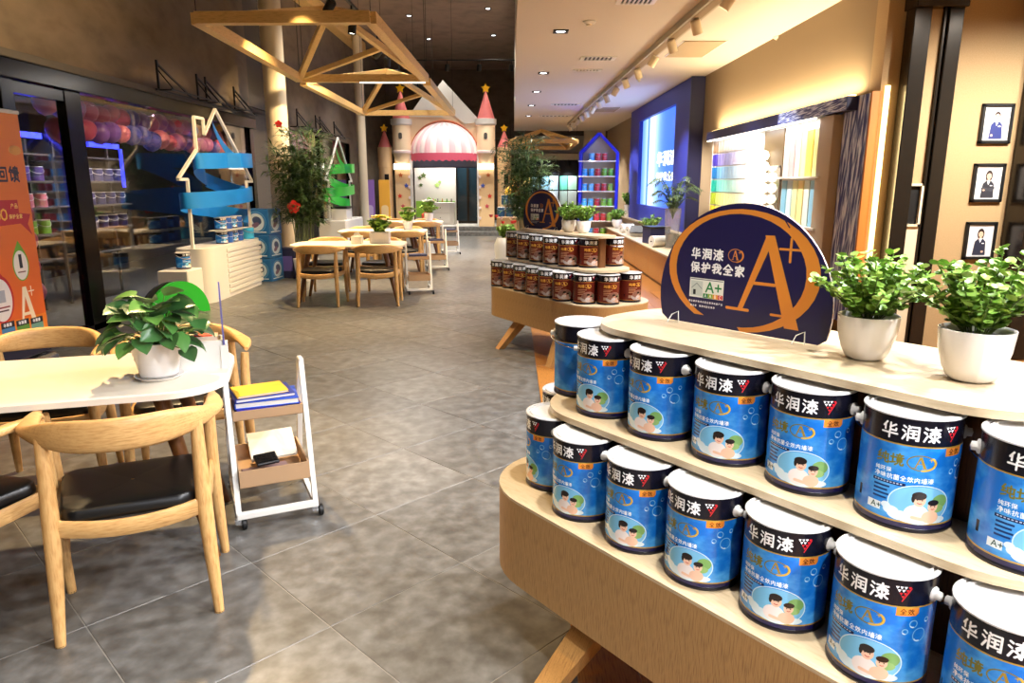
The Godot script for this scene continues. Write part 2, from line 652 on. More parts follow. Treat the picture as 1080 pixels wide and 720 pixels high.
func sign_print() -> ImageTexture:
	var navy := rgb(26, 22, 74)
	var orange := rgb(222, 140, 52)
	var pen := Pen.new(1104, 720, navy)
	var q := func(s: float, y: float) -> Vector2: return Vector2((s + 0.029) * 2000, (0.36 - y) * 2000)
	var o: Vector2 = q.call(0.242, 0.171)
	pen.ell(o.x, o.y, 484, 346, orange)
	o = q.call(0.236, 0.1705)
	pen.ell(o.x, o.y, 418, 320, navy)
	pen.poly([q.call(0.085, 0.03), q.call(0.1, 0.0), q.call(0.1, -0.01), q.call(0.265, -0.01), q.call(0.25, 0.012), q.call(0.2, 0.03)], navy)
	pen.line([q.call(0.35, 0.345), q.call(0.372, 0.318), q.call(0.386, 0.30)], 7, navy)
	# the large A and its plus
	pen.poly([q.call(0.322, 0.274), q.call(0.346, 0.272), q.call(0.262, 0.064), q.call(0.246, 0.064)], orange)
	pen.poly([q.call(0.318, 0.276), q.call(0.346, 0.276), q.call(0.436, 0.03), q.call(0.394, 0.03)], orange)
	pen.line([q.call(0.212, 0.064), q.call(0.28, 0.064)], 17, orange)
	pen.line([q.call(0.352, 0.062), q.call(0.40, 0.062)], 14, orange)
	pen.line([q.call(0.282, 0.143), q.call(0.356, 0.143)], 18, orange)
	pen.line([q.call(0.395, 0.27), q.call(0.395, 0.21)], 15, orange)
	pen.line([q.call(0.364, 0.242), q.call(0.428, 0.242)], 13, orange)
	# lettering
	var a: Vector2 = q.call(0.08, 0.228)
	pen.text("华润漆", a.x, a.y, 66, 10, Color.WHITE, 1.16)
	var r: Vector2 = q.call(0.2295, 0.214)
	pen.ring(r.x, r.y, 46, 36, 4, orange)
	pen.ring(r.x + 2, r.y, 48, 37, 8, orange, -0.8, 1.4)
	pen.big_a(r.x - 24, r.y - 28, 44, 52, orange)
	pen.line([r + Vector2(20, -18), r + Vector2(34, -18)], 4, orange)
	pen.line([r + Vector2(27, -25), r + Vector2(27, -11)], 4, orange)
	a = q.call(0.08, 0.187)
	pen.text("保护我全家", a.x, a.y, 64, 10, Color.WHITE, 1.17)
	# the air-quality badge
	a = q.call(0.08, 0.139)
	pen.rect(a.x, a.y, 236, 116, rgb(236, 240, 234))
	pen.rect(a.x + 4, a.y + 5, 226, 5, rgb(120, 130, 140))
	pen.rect(a.x + 8, a.y + 18, 84, 88, rgb(206, 216, 212))
	pen.line([a + Vector2(14, 62), a + Vector2(50, 32), a + Vector2(86, 62)], 4, rgb(120, 140, 140))
	pen.rect(a.x + 26, a.y + 70, 18, 30, rgb(20, 30, 36))
	pen.text("A+", a.x + 112, a.y + 20, 58, 10, rgb(24, 130, 66), 1.0)
	var cs := [rgb(24, 130, 66), rgb(140, 180, 50), rgb(236, 150, 40), rgb(214, 50, 44)]
	for k in 4:
		pen.rect(a.x + 98 + k * 34, a.y + 88, 33, 26, cs[k])
		pen.glyph(["A", "A", "B", "C"][k], a.x + 106 + k * 34, a.y + 92, 16, 18, 3, Color.WHITE)
	for row in 2:
		for k in (15 if row == 0 else 11):
			if row == 1 and k == 3:
				continue
			pen.text("保全家护我净内回全保净味家产全"[k], a.x - 2 + row * 12 + k * 16, a.y + 134 + row * 26, 13, 2, Color.WHITE, 1.0)
	return pen.tex()


func banner_print() -> ImageTexture:
	# tall roll-up poster, 0.8 x 1.8 m; only its edge half is in view
	var pen := Pen.new(512, 1152, rgb(236, 128, 24))
	for k in 24:
		var c := rgb(238, 140, 30).lerp(rgb(226, 98, 22), k / 23.0)
		pen.rect(0, k * 40, 512, 40, c)
	pen.ring(285, 140, 52, 46, 8, rgb(90, 40, 20))
	pen.big_a(262, 108, 44, 58, rgb(90, 40, 20))
	pen.ell(455, 170, 46, 22, rgb(240, 176, 70))
	pen.text("豪回馈", 228, 246, 70, 10, rgb(40, 26, 40), 1.14)
	pen.poly([Vector2(60, 400), Vector2(420, 400), Vector2(420, 462), Vector2(500, 470), Vector2(472, 516), Vector2(494, 570), Vector2(420, 512), Vector2(60, 524)], rgb(186, 34, 30))
	pen.text("00", 240, 440, 52, 9, rgb(246, 190, 60), 0.9)
	pen.text("产品", 366, 416, 24, 3, rgb(246, 200, 80), 1.1)
	pen.text("保护全家", 346, 466, 22, 3, rgb(246, 210, 100), 1.1)
	# drops with pictures
	pen.poly([Vector2(378, 590), Vector2(420, 650), Vector2(336, 650)], rgb(110, 170, 40))
	pen.ell(378, 706, 58, 78, rgb(110, 170, 40))
	pen.ell(378, 708, 50, 70, rgb(240, 232, 220))
	pen.rect(368, 656, 22, 66, rgb(24, 24, 30))
	pen.rect(350, 738, 56, 5, rgb(120, 60, 50))
	pen.poly([Vector2(200, 700), Vector2(276, 790), Vector2(130, 790)], rgb(190, 30, 30))
	pen.ell(206, 850, 88, 112, rgb(190, 30, 30))
	pen.ell(206, 854, 76, 100, rgb(240, 230, 222))
	pen.rect(170, 810, 68, 56, rgb(170, 172, 180))
	pen.rect(150, 886, 110, 7, rgb(150, 60, 60))
	pen.rect(160, 902, 90, 7, rgb(90, 60, 60))
	pen.big_a(300, 812, 150, 214, rgb(248, 226, 190))
	pen.line([Vector2(404, 838), Vector2(444, 838)], 6, rgb(248, 226, 190))
	pen.line([Vector2(424, 816), Vector2(424, 860)], 6, rgb(248, 226, 190))
	pen.rect(0, 1046, 512, 106, rgb(20, 18, 42))
	var cc := [rgb(70, 130, 180), rgb(96, 150, 60), rgb(110, 160, 140)]
	for k in 3:
		var x := 180 + k * 104
		pen.rect(x, 960 + k * 6, 92, 130, cc[k])
		pen.rect(x, 960 + k * 6, 92, 28, rgb(16, 16, 30))
		pen.text("华润漆", x + 16, 965 + k * 6, 17, 3, Color.WHITE, 1.15)
		pen.ell(x + 46, 1046 + k * 6, 30, 26, cc[k].lerp(Color.WHITE, 0.4))
	return pen.tex()


func portrait_print(k: int) -> ImageTexture:
	# a staff portrait: dark jacket, white collar, pale backdrop
	var pen := Pen.new(192, 264, rgb(214, 212, 210))
	var coat: Color = [rgb(40, 50, 110), rgb(44, 44, 52), rgb(40, 44, 62)][k]
	var skin := rgb(222, 178, 150)
	var hair := rgb(36, 26, 24)
	if k > 0:
		pen.ell(98, 78, 26, 46, hair)
	pen.poly([Vector2(58, 140), Vector2(80, 116), Vector2(118, 116), Vector2(140, 140), Vector2(148, 250), Vector2(48, 250)], coat)
	pen.poly([Vector2(86, 112), Vector2(112, 112), Vector2(99, 150)], Color.WHITE)
	pen.rect(90, 92, 18, 24, skin)
	pen.ell(99, 68, 22, 27, hair)
	pen.ell(99, 79, 18, 23, skin)
	for x in [92, 106]:
		pen.ell(x, 74, 2.5, 2, hair)
	pen.line([Vector2(93, 88), Vector2(99, 90), Vector2(105, 88)], 2, rgb(170, 80, 80))
	if k == 1:
		pen.line([Vector2(58, 176), Vector2(128, 190)], 20, coat.lerp(Color.WHITE, 0.12))
		pen.line([Vector2(140, 172), Vector2(72, 194)], 20, coat.lerp(Color.WHITE, 0.08))
		pen.ell(70, 190, 9, 7, skin)
	else:
		pen.ell(70 if k == 0 else 122, 222, 10, 9, skin)
	pen.rect(112, 150, 18, 7, Color.WHITE)
	pen.rect(52, 248, 90, 6, rgb(120, 120, 126))
	return pen.tex()


func box_print() -> ImageTexture:
	# carton face: pale swirl disc on blue
	var pen := Pen.new(256, 256, rgb(34, 104, 172))
	pen.ell(128, 128, 92, 100, rgb(196, 214, 232))
	pen.ell(140, 110, 52, 44, rgb(60, 76, 120), 0.6)
	pen.ell(120, 160, 46, 26, rgb(120, 96, 130), -0.5)
	pen.ring(128, 128, 108, 116, 6, rgb(120, 180, 220))
	pen.rect(20, 232, 216, 12, rgb(220, 230, 240))
	return pen.tex()


func screen_print() -> ImageTexture:
	# backlit blue board with white lettering
	var pen := Pen.new(512, 512, rgb(60, 120, 236))
	for x in range(0, 512, 4):
		var k := exp(-pow((x - 150) / 120.0, 2))
		pen.rect(x, 0, 4, 512, rgb(50, 96, 216).lerp(rgb(196, 226, 255), k))
	pen.rect(92, 0, 26, 512, rgb(60, 110, 220))
	pen.text("华润漆", 244, 210, 78, 13, Color.WHITE, 1.1)
	pen.text("保护我全家", 244, 322, 46, 8, Color.WHITE, 1.1)
	pen.poly([Vector2(466, 156), Vector2(500, 156), Vector2(484, 206)], Color.WHITE)
	return pen.tex()


func marble_print() -> ImageTexture:
	# blue and white brushed art panel
	var pen := Pen.new(256, 512, rgb(70, 84, 120))
	var a := FastNoiseLite.new()
	a.seed = 11
	a.frequency = 0.012
	a.fractal_octaves = 5
	for y in range(0, 512, 2):
		for x in range(0, 256, 2):
			var k := clampf(a.get_noise_2d(x * 3.2 + y * 0.7, y * 0.8) * 1.6 + 0.5, 0, 1)
			pen.rect(x, y, 2, 2, rgb(14, 36, 130).lerp(rgb(218, 230, 255), k))
	return pen.tex()


func make_materials() -> void:
	var grain := noise(0.02, 3, [Color(0.66, 0.475, 0.265), Color(0.78, 0.595, 0.36), Color(0.84, 0.67, 0.43), Color(0.74, 0.545, 0.315)], 5)
	M.oak_x = textured(grain, Vector3(1.2, 9, 9), 0.42)
	M.oak_y = textured(grain, Vector3(9, 1.2, 9), 0.42)
	M.oak_z = textured(grain, Vector3(9, 9, 1.2), 0.42)
	var ven := noise(0.03, 8, [Color(0.43, 0.315, 0.18), Color(0.62, 0.475, 0.29), Color(0.69, 0.54, 0.34), Color(0.54, 0.405, 0.24)], 5)
	M.veneer = textured(ven, Vector3(18, 0.9, 18), 0.45)
	M.leg_wood = textured(ven, Vector3(12, 0.9, 12), 0.4, false, Color(1.08, 1.05, 1.0))
	M.brown_wood = textured(ven, Vector3(12, 1.0, 12), 0.4, false, Color(0.62, 0.5, 0.4))
	var lam := noise(0.015, 21, [Color(0.68, 0.60, 0.475), Color(0.76, 0.685, 0.56), Color(0.73, 0.65, 0.525)], 4)
	M.laminate = textured(lam, Vector3(1.5, 8, 8), 0.42)
	var pine := noise(0.02, 33, [Color(0.78, 0.62, 0.36), Color(0.90, 0.75, 0.48), Color(0.86, 0.70, 0.43)], 4)
	M.pine_x = textured(pine, Vector3(0.8, 6, 6), 0.5)
	M.pine_z = textured(pine, Vector3(6, 6, 0.8), 0.5)
	M.counter = textured(ven, Vector3(1.0, 10, 1.0), 0.5, false, Color(1.08, 0.98, 0.82))
	var stone := noise(0.012, 41, [Color(0.29, 0.28, 0.262), Color(0.335, 0.325, 0.308), Color(0.38, 0.372, 0.355), Color(0.425, 0.42, 0.405), Color(0.475, 0.47, 0.457)], 7, 1024)
	for k in 4:
		var m := textured(stone, Vector3(0.7, 0.7, 0.7), 0.34, true, Color.WHITE * [1.0, 0.94, 1.04, 0.97][k])
		m.uv1_offset = Vector3(0.31 * k, 0, 0.17 * k)
		M["tile%d" % k] = m
	M.grout = mat(Color(0.50, 0.48, 0.445), 0.8)
	M.plank0 = textured(ven, Vector3(8, 8, 0.7), 0.4, true, Color(0.98, 0.85, 0.66))
	M.plank1 = textured(ven, Vector3(8, 8, 0.7), 0.4, true, Color(0.88, 0.75, 0.57))
	var conc := noise(0.005, 51, [Color(0.30, 0.265, 0.23), Color(0.35, 0.31, 0.265), Color(0.38, 0.335, 0.29), Color(0.34, 0.295, 0.25)], 6, 1024)
	M.concrete = textured(conc, Vector3(0.25, 0.5, 0.25), 0.85, true, Color(1.12, 1.1, 1.06))
	M.slab = textured(conc, Vector3(0.3, 0.3, 0.3), 0.75, true, Color(1.35, 1.3, 1.3))
	M.ceiling = mat(Color(0.80, 0.76, 0.71), 0.85)
	M.wall_beige = textured(noise(0.08, 61, [Color(0.64, 0.53, 0.37), Color(0.70, 0.59, 0.43)], 3), Vector3(2, 2, 2), 0.8, true)
	M.wall_taupe = mat(Color(0.56, 0.48, 0.37), 0.85)
	M.grey_wall = mat(Color(0.30, 0.28, 0.26), 0.85)
	M.white = mat(Color(0.86, 0.85, 0.82), 0.4)
	M.white_gloss = mat(Color(0.90, 0.89, 0.86), 0.22)
	M.cream = mat(Color(0.86, 0.80, 0.68), 0.5)
	M.table_top = mat(Color(0.90, 0.86, 0.79), 0.3)
	M.black = mat(Color(0.025, 0.025, 0.027), 0.5)
	M.black_metal = mat(Color(0.05, 0.048, 0.045), 0.22, 0.6)
	M.portal = mat(Color(0.19, 0.17, 0.145), 0.2, 0.55)
	M.leather = mat(Color(0.035, 0.033, 0.032), 0.38)
	M.chrome = mat(Color(0.7, 0.7, 0.7), 0.25, 1.0)
	M.tray = mat(Color(0.68, 0.55, 0.41), 0.55)
	M.can_white = mat(Color(0.80, 0.80, 0.80), 0.3)
	M.can_black = mat(rgb(18, 18, 30), 0.28)
	M.can_blue = printed(can_label(0), 0.24)
	M.can_red = printed(can_label(1), 0.24)
	M.sign = printed(sign_print(), 0.4)
	M.plastic = mat(Color(0.85, 0.85, 0.83), 0.35)
	M.leaf = leafy(0.4)
	M.leaf_dark = leafy(0.55)
	M.soil = mat(Color(0.10, 0.07, 0.05), 0.9)
	M.pot = mat(Color(0.90, 0.88, 0.86), 0.22)
	M.glass = mat(Color(0.02, 0.025, 0.03, 0.08), 0.02)
	M.glass.transparency = BaseMaterial3D.TRANSPARENCY_ALPHA
	M.clear = mat(Color(0.95, 0.97, 0.97, 0.1), 0.05)
	M.clear.transparency = BaseMaterial3D.TRANSPARENCY_ALPHA
	M.mirror = mat(Color(0.66, 0.60, 0.52), 0.06, 0.92)
	M.blue_wall = mat(rgb(40, 50, 150), 0.5)
	M.navy = mat(rgb(28, 30, 70), 0.45)
	M.blue_frame = mat(rgb(34, 38, 190), 0.4)
	M.ribbon_blue = mat(rgb(24, 128, 214), 0.4)
	M.ribbon_green = mat(rgb(50, 190, 60), 0.4)
	M.green = mat(rgb(40, 180, 50), 0.4)
	M.lamp = glow(Color(1.0, 0.95, 0.86), 6.0)
	M.lamp_cool = glow(Color(0.95, 0.97, 1.0), 6.0)
	M.led_blue = glow(rgb(40, 50, 255), 2.2)
	M.led_warm = glow(Color(1.0, 0.88, 0.62), 3.0)
	M.led_white = glow(Color(1.0, 0.97, 0.9), 2.5)


# ---------------------------------------------------------------- lamps
func aim(l: Node3D, at: Vector3, to: Vector3) -> void:
	l.position = at
	var d := (to - at).normalized()
	l.basis = Basis.looking_at(d, Vector3.UP if absf(d.y) < 0.99 else Vector3.FORWARD)


func spot(parent: Node3D, at: Vector3, to: Vector3, energy: float, angle: float, c: Color, size := 0.05) -> void:
	var l := SpotLight3D.new()
	l.name = "beam"
	l.light_energy = energy
	l.light_color = c
	l.spot_angle = angle
	l.spot_angle_attenuation = 0.6
	l.spot_range = 40.0
	l.spot_attenuation = 2.0
	l.light_size = size
	l.shadow_enabled = true
	parent.add_child(l, true)
	aim(l, at, to)


func area(parent: Node3D, at: Vector3, to: Vector3, w: float, h: float, energy: float, c: Color, along := Vector3.RIGHT) -> void:
	# a soft rectangular light; w is measured along the given axis
	var l := AreaLight3D.new()
	l.name = "panel_light"
	l.area_size = Vector2(w, h)
	l.light_energy = energy
	l.light_color = c
	l.area_range = 40.0
	l.area_attenuation = 2.0
	l.shadow_enabled = true
	parent.add_child(l, true)
	var z := (at - to).normalized()
	var x := (along - z * along.dot(z)).normalized()
	l.transform = Transform3D(Basis(x, z.cross(x), z), at)


func spotlight(at: Vector3, to: Vector3, energy: float, angle: float, c: Color, body: Material, label: String, group: String, r := 0.04, stem := 0.08) -> void:
	# a cylinder head on a short stem, tilted to its target
	var t := thing("spotlight", label, "spotlight", at + Vector3(0, stem, 0), 0, group)
	part(t, "stem", MB.new().lathe([Vector2(0.012, -stem), Vector2(0.012, 0)], 8), body)
	var d := (to - at).normalized()
	var b := Basis.looking_at(d, Vector3.FORWARD if absf(d.y) > 0.9 else Vector3.UP) * Basis(Vector3.RIGHT, -PI / 2)
	var h := MB.new()
	h.x = Transform3D(b, Vector3(0, -stem, 0))
	var ln := r * 2.8
	h.lathe([Vector2(0.001, -ln * 0.5), Vector2(r * 0.8, -ln * 0.5), Vector2(r, -ln * 0.42), Vector2(r, ln * 0.5), Vector2(r * 0.86, ln * 0.5), Vector2(r * 0.8, ln * 0.4)], 16, true)
	part(t, "head", h, body)
	var g := MB.new()
	g.x = h.x
	g.lathe([Vector2(r * 0.8, ln * 0.4), Vector2(0.0005, ln * 0.43)], 16)
	part(t, "lens", g, M.lamp)
	if energy > 0.0:
		spot(t, -Vector3(0, stem, 0) + d * (ln * 0.5 + 0.012), -Vector3(0, stem, 0) + d * 3.0, energy, angle, c)


func downlight(at: Vector3, energy: float, angle: float, c: Color, label: String, group: String, s := 0.16) -> void:
	var t := thing("downlight", label, "downlight", at, 0, group)
	var fr := MB.new()
	for k in 4:
		var b := Basis(Vector3.UP, PI / 2 * k)
		fr.box(b * Vector3(0, -0.004, s * 0.43), Vector3(s, 0.012, s * 0.14), b)
	part(t, "frame", fr, M.black)
	part(t, "lens", MB.new().lathe([Vector2(s * 0.30, -0.004), Vector2(0.001, -0.006)], 16), M.lamp_cool)
	part(t, "backing", MB.new().box(Vector3(0, -0.001, 0), Vector3(s * 0.9, 0.002, s * 0.9)), M.black)
	if energy > 0.0:
		spot(t, Vector3(0, -0.03, 0), Vector3(0, -3, 0), energy, angle, c)


func _ready() -> void:
	rng.seed = 7
	# ---- camera
	var cam := Camera3D.new()
	cam.name = "camera"
	cam.fov = rad_to_deg(2.0 * atan(360.0 / 750.0))
	cam.position = Vector3(0, 1.5, 0)
	cam.rotation.x = deg_to_rad(-12.52)
	cam.near = 0.05
	cam.far = 120.0
	add_child(cam)
	cam.current = true
	# ---- night outside: the room is closed, so the sky gives next to nothing
	var we := WorldEnvironment.new()
	we.name = "surroundings"
	var e := Environment.new()
	e.background_mode = Environment.BG_COLOR
	e.background_color = Color(0.02, 0.022, 0.03)
	e.tonemap_mode = Environment.TONE_MAPPER_LINEAR
	e.tonemap_exposure = 1.6
	e.sdfgi_enabled = true
	e.ssao_enabled = true
	e.ssil_enabled = true
	we.environment = e
	add_child(we)
	make_materials()
	build_lights()
	build_shell()
	build_near_display()
	build_far_display()
	build_tables()
	build_left_side()
	build_trusses()
	build_right_side()
	build_ceiling_fittings()
	build_castle()
	build_far_end()


const WARM := Color(1.0, 0.86, 0.64)
const NEUTRAL := Color(1.0, 0.975, 0.94)
const COOL := Color(0.96, 0.97, 1.0)


func build_lights() -> void:
	# the shop's own lamps: a long ceiling channel of spots on the white ceiling, black track spots over the tables
	var g := "spots in the ceiling channel"
	for k in 7:   # over and behind the camera, aimed at the near display and the floor
		var f := -2.6 + k * 1.25
		var to := P(0.5 if k % 2 == 0 else -0.6, 0.4, f + (1.6 if k < 4 else 0.2))
		spotlight(P(1.86 + 0.0152 * (6.6 - f), 3.03, f), to, 5.2, 38.0, COOL, M.cream, "cream spotlight head in the ceiling channel above the blue cans", g, 0.05, 0.09)
	for k in 15:
		var f := 6.6 + k * 1.03
		var to := P(2.7 if k % 3 else 0.6, 0.9, f + 0.6)
		spotlight(P(1.86 + 0.0152 * (6.6 - f), 3.03, f), to, 6.0, 38.0, NEUTRAL, M.cream, "cream spotlight head in the ceiling channel toward the blue board", g, 0.05, 0.09)
	g = "black spots over the tables"
	for q in [[-1.95, 3.35, 4.4, -1.75, 0.7, 2.9, 12.0], [-1.95, 3.35, 1.0, -1.7, 0.7, 2.4, 1.6], [-1.95, 3.35, 6.9, -1.9, 0.0, 6.2, 12.0], [-1.95, 3.35, 9.3, -2.2, 0.7, 9.1, 11.0], [-1.95, 3.35, 8.2, -4.0, 0.9, 9.7, 10.0], [-1.95, 3.35, 11.0, -4.0, 1.6, 12.4, 9.0], [-1.95, 3.35, 11.8, -2.0, 0.6, 12.2, 12.0], [-1.95, 3.35, 15.5, -1.9, 0.2, 15.2, 12.0], [-1.95, 3.35, 13.0, -4.4, 4.8, 15.5, 8.0], [-1.95, 3.35, 5.4, -4.4, 3.6, 6.4, 7.0]]:
		spotlight(P(q[0], q[1], q[2]), P(q[3], q[4], q[5]), q[6], 40.0, WARM, M.black, "black track spotlight hanging over the row of tables", g, 0.05, 0.27)
	for k in 4:   # rail before the castle
		spotlight(P(-2.6 + k * 0.86, 4.53, 20.2), P(-2.9 + k * 0.7, 0.4, 21.0), 2.2, 36.0, NEUTRAL, M.black, "black spotlight on the dark rail above the castle", "spots above the castle", 0.06, 0.17)


# ---------------------------------------------------------------- the room
func build_shell() -> void:
	var slab := MB.new()
	slab.box(P(-2.1, -0.102, 4.75), Vector3(4.9, 0.2, 9.5))
	var floor_near := struct("floor", slab, M.grout)
	# stone tiles laid on the diagonal
	var tile := MB.new().cbox(Vector3(0, -0.006, 0), Vector3(0.5965, 0.012, 0.5965), 0.0012).mesh()
	var e := 0.6 * sqrt(0.5)
	for a in range(-14, 24):
		for b in range(-24, 24):
			var x := -0.205 + (a + b + 1) * e
			var f := 2.619 + (a - b) * e
			if x < -4.5 or x > 0.35 or f < 0.5 or f > 9.1:
				continue
			var o := part(floor_near, "tile", tile, M["tile%d" % absi((a * 7 + b * 5 + a * b) % 4)], P(x, 0, f))
			o.rotation.y = PI / 4
	struct("floor", MB.new().box(P(-2.1, -0.0996, 17.9), Vector3(4.9, 0.2, 17.8)), M.tile0)
	struct("floor", MB.new().box(P(0.5, -0.1, -1.75), Vector3(10.2, 0.2, 3.5)), M.tile1)
	# boards beside the tiles, under the can tables
	var boards := struct("floor", MB.new().box(P(2.9, -0.104, 13.2), Vector3(5.4, 0.2, 26.4)), M.plank1)
	var bm := MB.new().cbox(Vector3(0, 0, 0), Vector3(0.193, 0.012, 1.196), 0.0012).mesh()
	for k in 11:
		for j in 8:
			part(boards, "plank", bm, M["plank%d" % ((k * 3 + j * 5) % 2)], P(0.3 + k * 0.195, -0.001, 0.4 + j * 1.2 + (k % 2) * 0.6))
	# left side: concrete above, shop window below
	struct("wall_left", MB.new().box(P(-4.5, 3.98, 4.5), Vector3(0.2, 2.86, 16.0)).box(P(-4.5, 1.3, -0.6), Vector3(0.2, 2.6, 5.8)), M.concrete)
	struct("wall_left_pier", MB.new().box(P(-4.72, 2.7, 13.2), Vector3(0.3, 5.4, 1.5)), M.grey_wall)
	struct("wall_left_beyond", MB.new().box(P(-4.5, 3.98, 16.95), Vector3(0.2, 2.86, 6.1)), M.concrete)
	struct("wall_left_end", MB.new().box(P(-4.6, 2.7, 23.1), Vector3(0.3, 5.4, 6.2)), M.concrete)
	struct("trim_1", MB.new().cbox(P(-4.38, 2.47, 7.3), Vector3(0.16, 0.16, 10.3), 0.006), M.black_metal)
	struct("trim_2", MB.new().cbox(P(-4.34, 2.585, 7.3), Vector3(0.12, 0.07, 10.3), 0.004), M.grey_wall)
	var fr := MB.new()
	for q in [[2.35, 0.14], [4.6, 0.08], [6.45, 0.16], [7.4, 0.26], [12.35, 0.16]]:
		fr.cbox(P(-4.4, 1.2, q[0]), Vector3(0.1, 2.4, q[1]), 0.004)
	fr.box(P(-4.4, 0.03, 7.3), Vector3(0.1, 0.06, 10.2))
	fr.box(P(-4.4, 2.33, 6.9), Vector3(0.08, 0.1, 0.9))
	var w1 := struct("window_1", fr, M.black_metal)
	for q in [[2.42, 4.56], [4.64, 6.37], [6.53, 7.27], [7.53, 12.27]]:
		part(w1, "pane", MB.new().box(P(-4.4, 1.22, (q[0] + q[1]) / 2), Vector3(0.008, 2.32, q[1] - q[0])), M.glass)
	var fr2 := MB.new()
	for q in [13.95, 16.9, 19.9]:
		fr2.cbox(P(-4.45, 1.27, q), Vector3(0.1, 2.54, 0.12), 0.004)
	var w2 := struct("window_2", fr2, M.black_metal)
	for q in [[14.0, 16.84], [16.96, 19.84]]:
		part(w2, "pane", MB.new().box(P(-4.45, 1.27, (q[0] + q[1]) / 2), Vector3(0.008, 2.54, q[1] - q[0])), M.glass)
	# unlit annexe behind the shop window
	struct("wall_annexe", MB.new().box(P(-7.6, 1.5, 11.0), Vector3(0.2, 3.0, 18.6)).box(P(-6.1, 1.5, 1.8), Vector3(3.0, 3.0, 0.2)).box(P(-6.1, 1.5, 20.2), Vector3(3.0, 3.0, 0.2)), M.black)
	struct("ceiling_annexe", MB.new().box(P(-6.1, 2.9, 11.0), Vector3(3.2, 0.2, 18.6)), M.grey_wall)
	struct("floor", MB.new().box(P(-6.1, -0.1, 11.0), Vector3(3.1, 0.2, 18.6)), M.tile3)
	# ceilings
	struct("ceiling", MB.new().box(P(-2.25, 5.5, 11.5), Vector3(4.9, 0.2, 30.0)).box(P(2.9, 5.5, 25.4), Vector3(5.6, 0.2, 2.4)), M.slab)
	struct("ceiling_white", MB.new().box(P(2.85, 3.24, 10.3), Vector3(5.56, 0.12, 27.8)).box(P(0.13, 4.3, 10.3), Vector3(0.12, 2.2, 27.8)).box(P(0.1, 3.24, 5.4), Vector3(0.1, 0.2, 18.0)), M.ceiling)
	struct("trim_3", MB.new().cbox(P(-4.28, 5.24, 9.0), Vector3(0.26, 0.28, 25.0), 0.01), M.pine_z)
	# right side
	struct("wall_right", MB.new().box(P(3.2, 1.6, 15.25), Vector3(0.2, 3.2, 17.5)), M.wall_taupe)
	struct("wall_right_end", MB.new().box(P(4.35, 1.6, 6.4), Vector3(2.5, 3.2, 0.2)), M.wall_beige)
	struct("wall_right_near", MB.new().box(P(5.6, 1.6, 1.4), Vector3(0.2, 3.2, 10.0)), M.wall_beige)
	struct("wall_behind", MB.new().box(P(0.5, 2.8, -3.5), Vector3(10.4, 5.6, 0.2)), M.wall_beige)
	struct("wall_back", MB.new().box(P(0.5, 2.8, 26.5), Vector3(10.4, 5.6, 0.2)), M.concrete)


# ---------------------------------------------------------------- paint cans
var can_parts := {}
const CAN_R := 0.0925
const CAN_H := 0.24


func can_meshes() -> void:
	var r := CAN_R
	var h := CAN_H
	var body := MB.new().lathe([Vector2(r - 0.001, 0.004), Vector2(r - 0.001, h - 0.005)], 40, false, Vector3.ZERO, 0.0, h)
	can_parts.body = body.mesh()
	var foot := MB.new().lathe([Vector2(r - 0.012, 0.0), Vector2(r, 0.0), Vector2(r + 0.0008, 0.003), Vector2(r, 0.008), Vector2(r - 0.002, 0.009)], 40, false)
	can_parts.foot = foot.mesh()
	var rim := MB.new().lathe([Vector2(r - 0.002, h - 0.006), Vector2(r + 0.001, h - 0.005), Vector2(r + 0.001, h - 0.002), Vector2(r - 0.001, h), Vector2(r - 0.006, h), Vector2(r - 0.007, h - 0.006), Vector2(r - 0.011, h - 0.006), Vector2(r - 0.0125, h - 0.001), Vector2(r - 0.016, h - 0.001), Vector2(r - 0.018, h - 0.005), Vector2(r - 0.024, h - 0.006), Vector2(0.0005, h - 0.006)], 40, true)
	can_parts.lid = rim.mesh()
	var band := MB.new().lathe([Vector2(r, h - 0.058), Vector2(r + 0.0005, h - 0.056), Vector2(r + 0.0005, h - 0.0555)], 40, false)
	can_parts.seam = band.mesh()
	var lug := MB.new()
	lug.x = Transform3D(Basis(Vector3.FORWARD, PI / 2), Vector3(r - 0.002, h - 0.042, 0))
	lug.lathe([Vector2(0.015, 0.0), Vector2(0.014, 0.004), Vector2(0.009, 0.006), Vector2(0.0085, 0.014), Vector2(0.0005, 0.016)], 12, false)
	can_parts.lug = lug.mesh()
	for kind in 2:
		# wire bail hanging back (0) or down in front (1), with its white grip
		var path := []
		for k in 13:
			var a := PI * k / 12.0
			var q := Vector3(cos(a) * (r + 0.013), 0, 0)
			var d := sin(a)
			if kind == 0:
				q.z = -d * (r + 0.006)
				q.y = h - 0.042 - 0.075 * d
			else:
				q.z = d * (r + 0.012)
				q.y = h - 0.042 - 0.03 * d
			path.append(q)
		can_parts["bail%d" % kind] = MB.new().sweep(path, [Vector2(0.002, 0.002)], 6).mesh()
		can_parts["grip%d" % kind] = MB.new().sweep(path.slice(5, 8), [Vector2(0.008, 0.008)], 8).mesh()


func paint_can(red: bool, at: Vector3, turn: float, label: String, group: String, bail := 0, lugs := 0.0) -> void:
	var t := thing("paint_can", label, "paint can", at, turn, group)
	part(t, "body", can_parts.body, M.can_red if red else M.can_blue)
	part(t, "foot_ring", can_parts.foot, M.can_black)
	part(t, "lid", can_parts.lid, M.can_white, Vector3.ZERO, "white flat lid with raised rim")
	for s in 2:
		var o := part(t, "lug", can_parts.lug, M.can_white if not red else M.can_black)
		o.rotation.y = PI * s + deg_to_rad(lugs)
	var b := part(t, "bail", can_parts["bail%d" % bail], M.chrome)
	b.rotation.y = deg_to_rad(lugs)
	part(b, "grip", can_parts["grip%d" % bail], M.can_white)


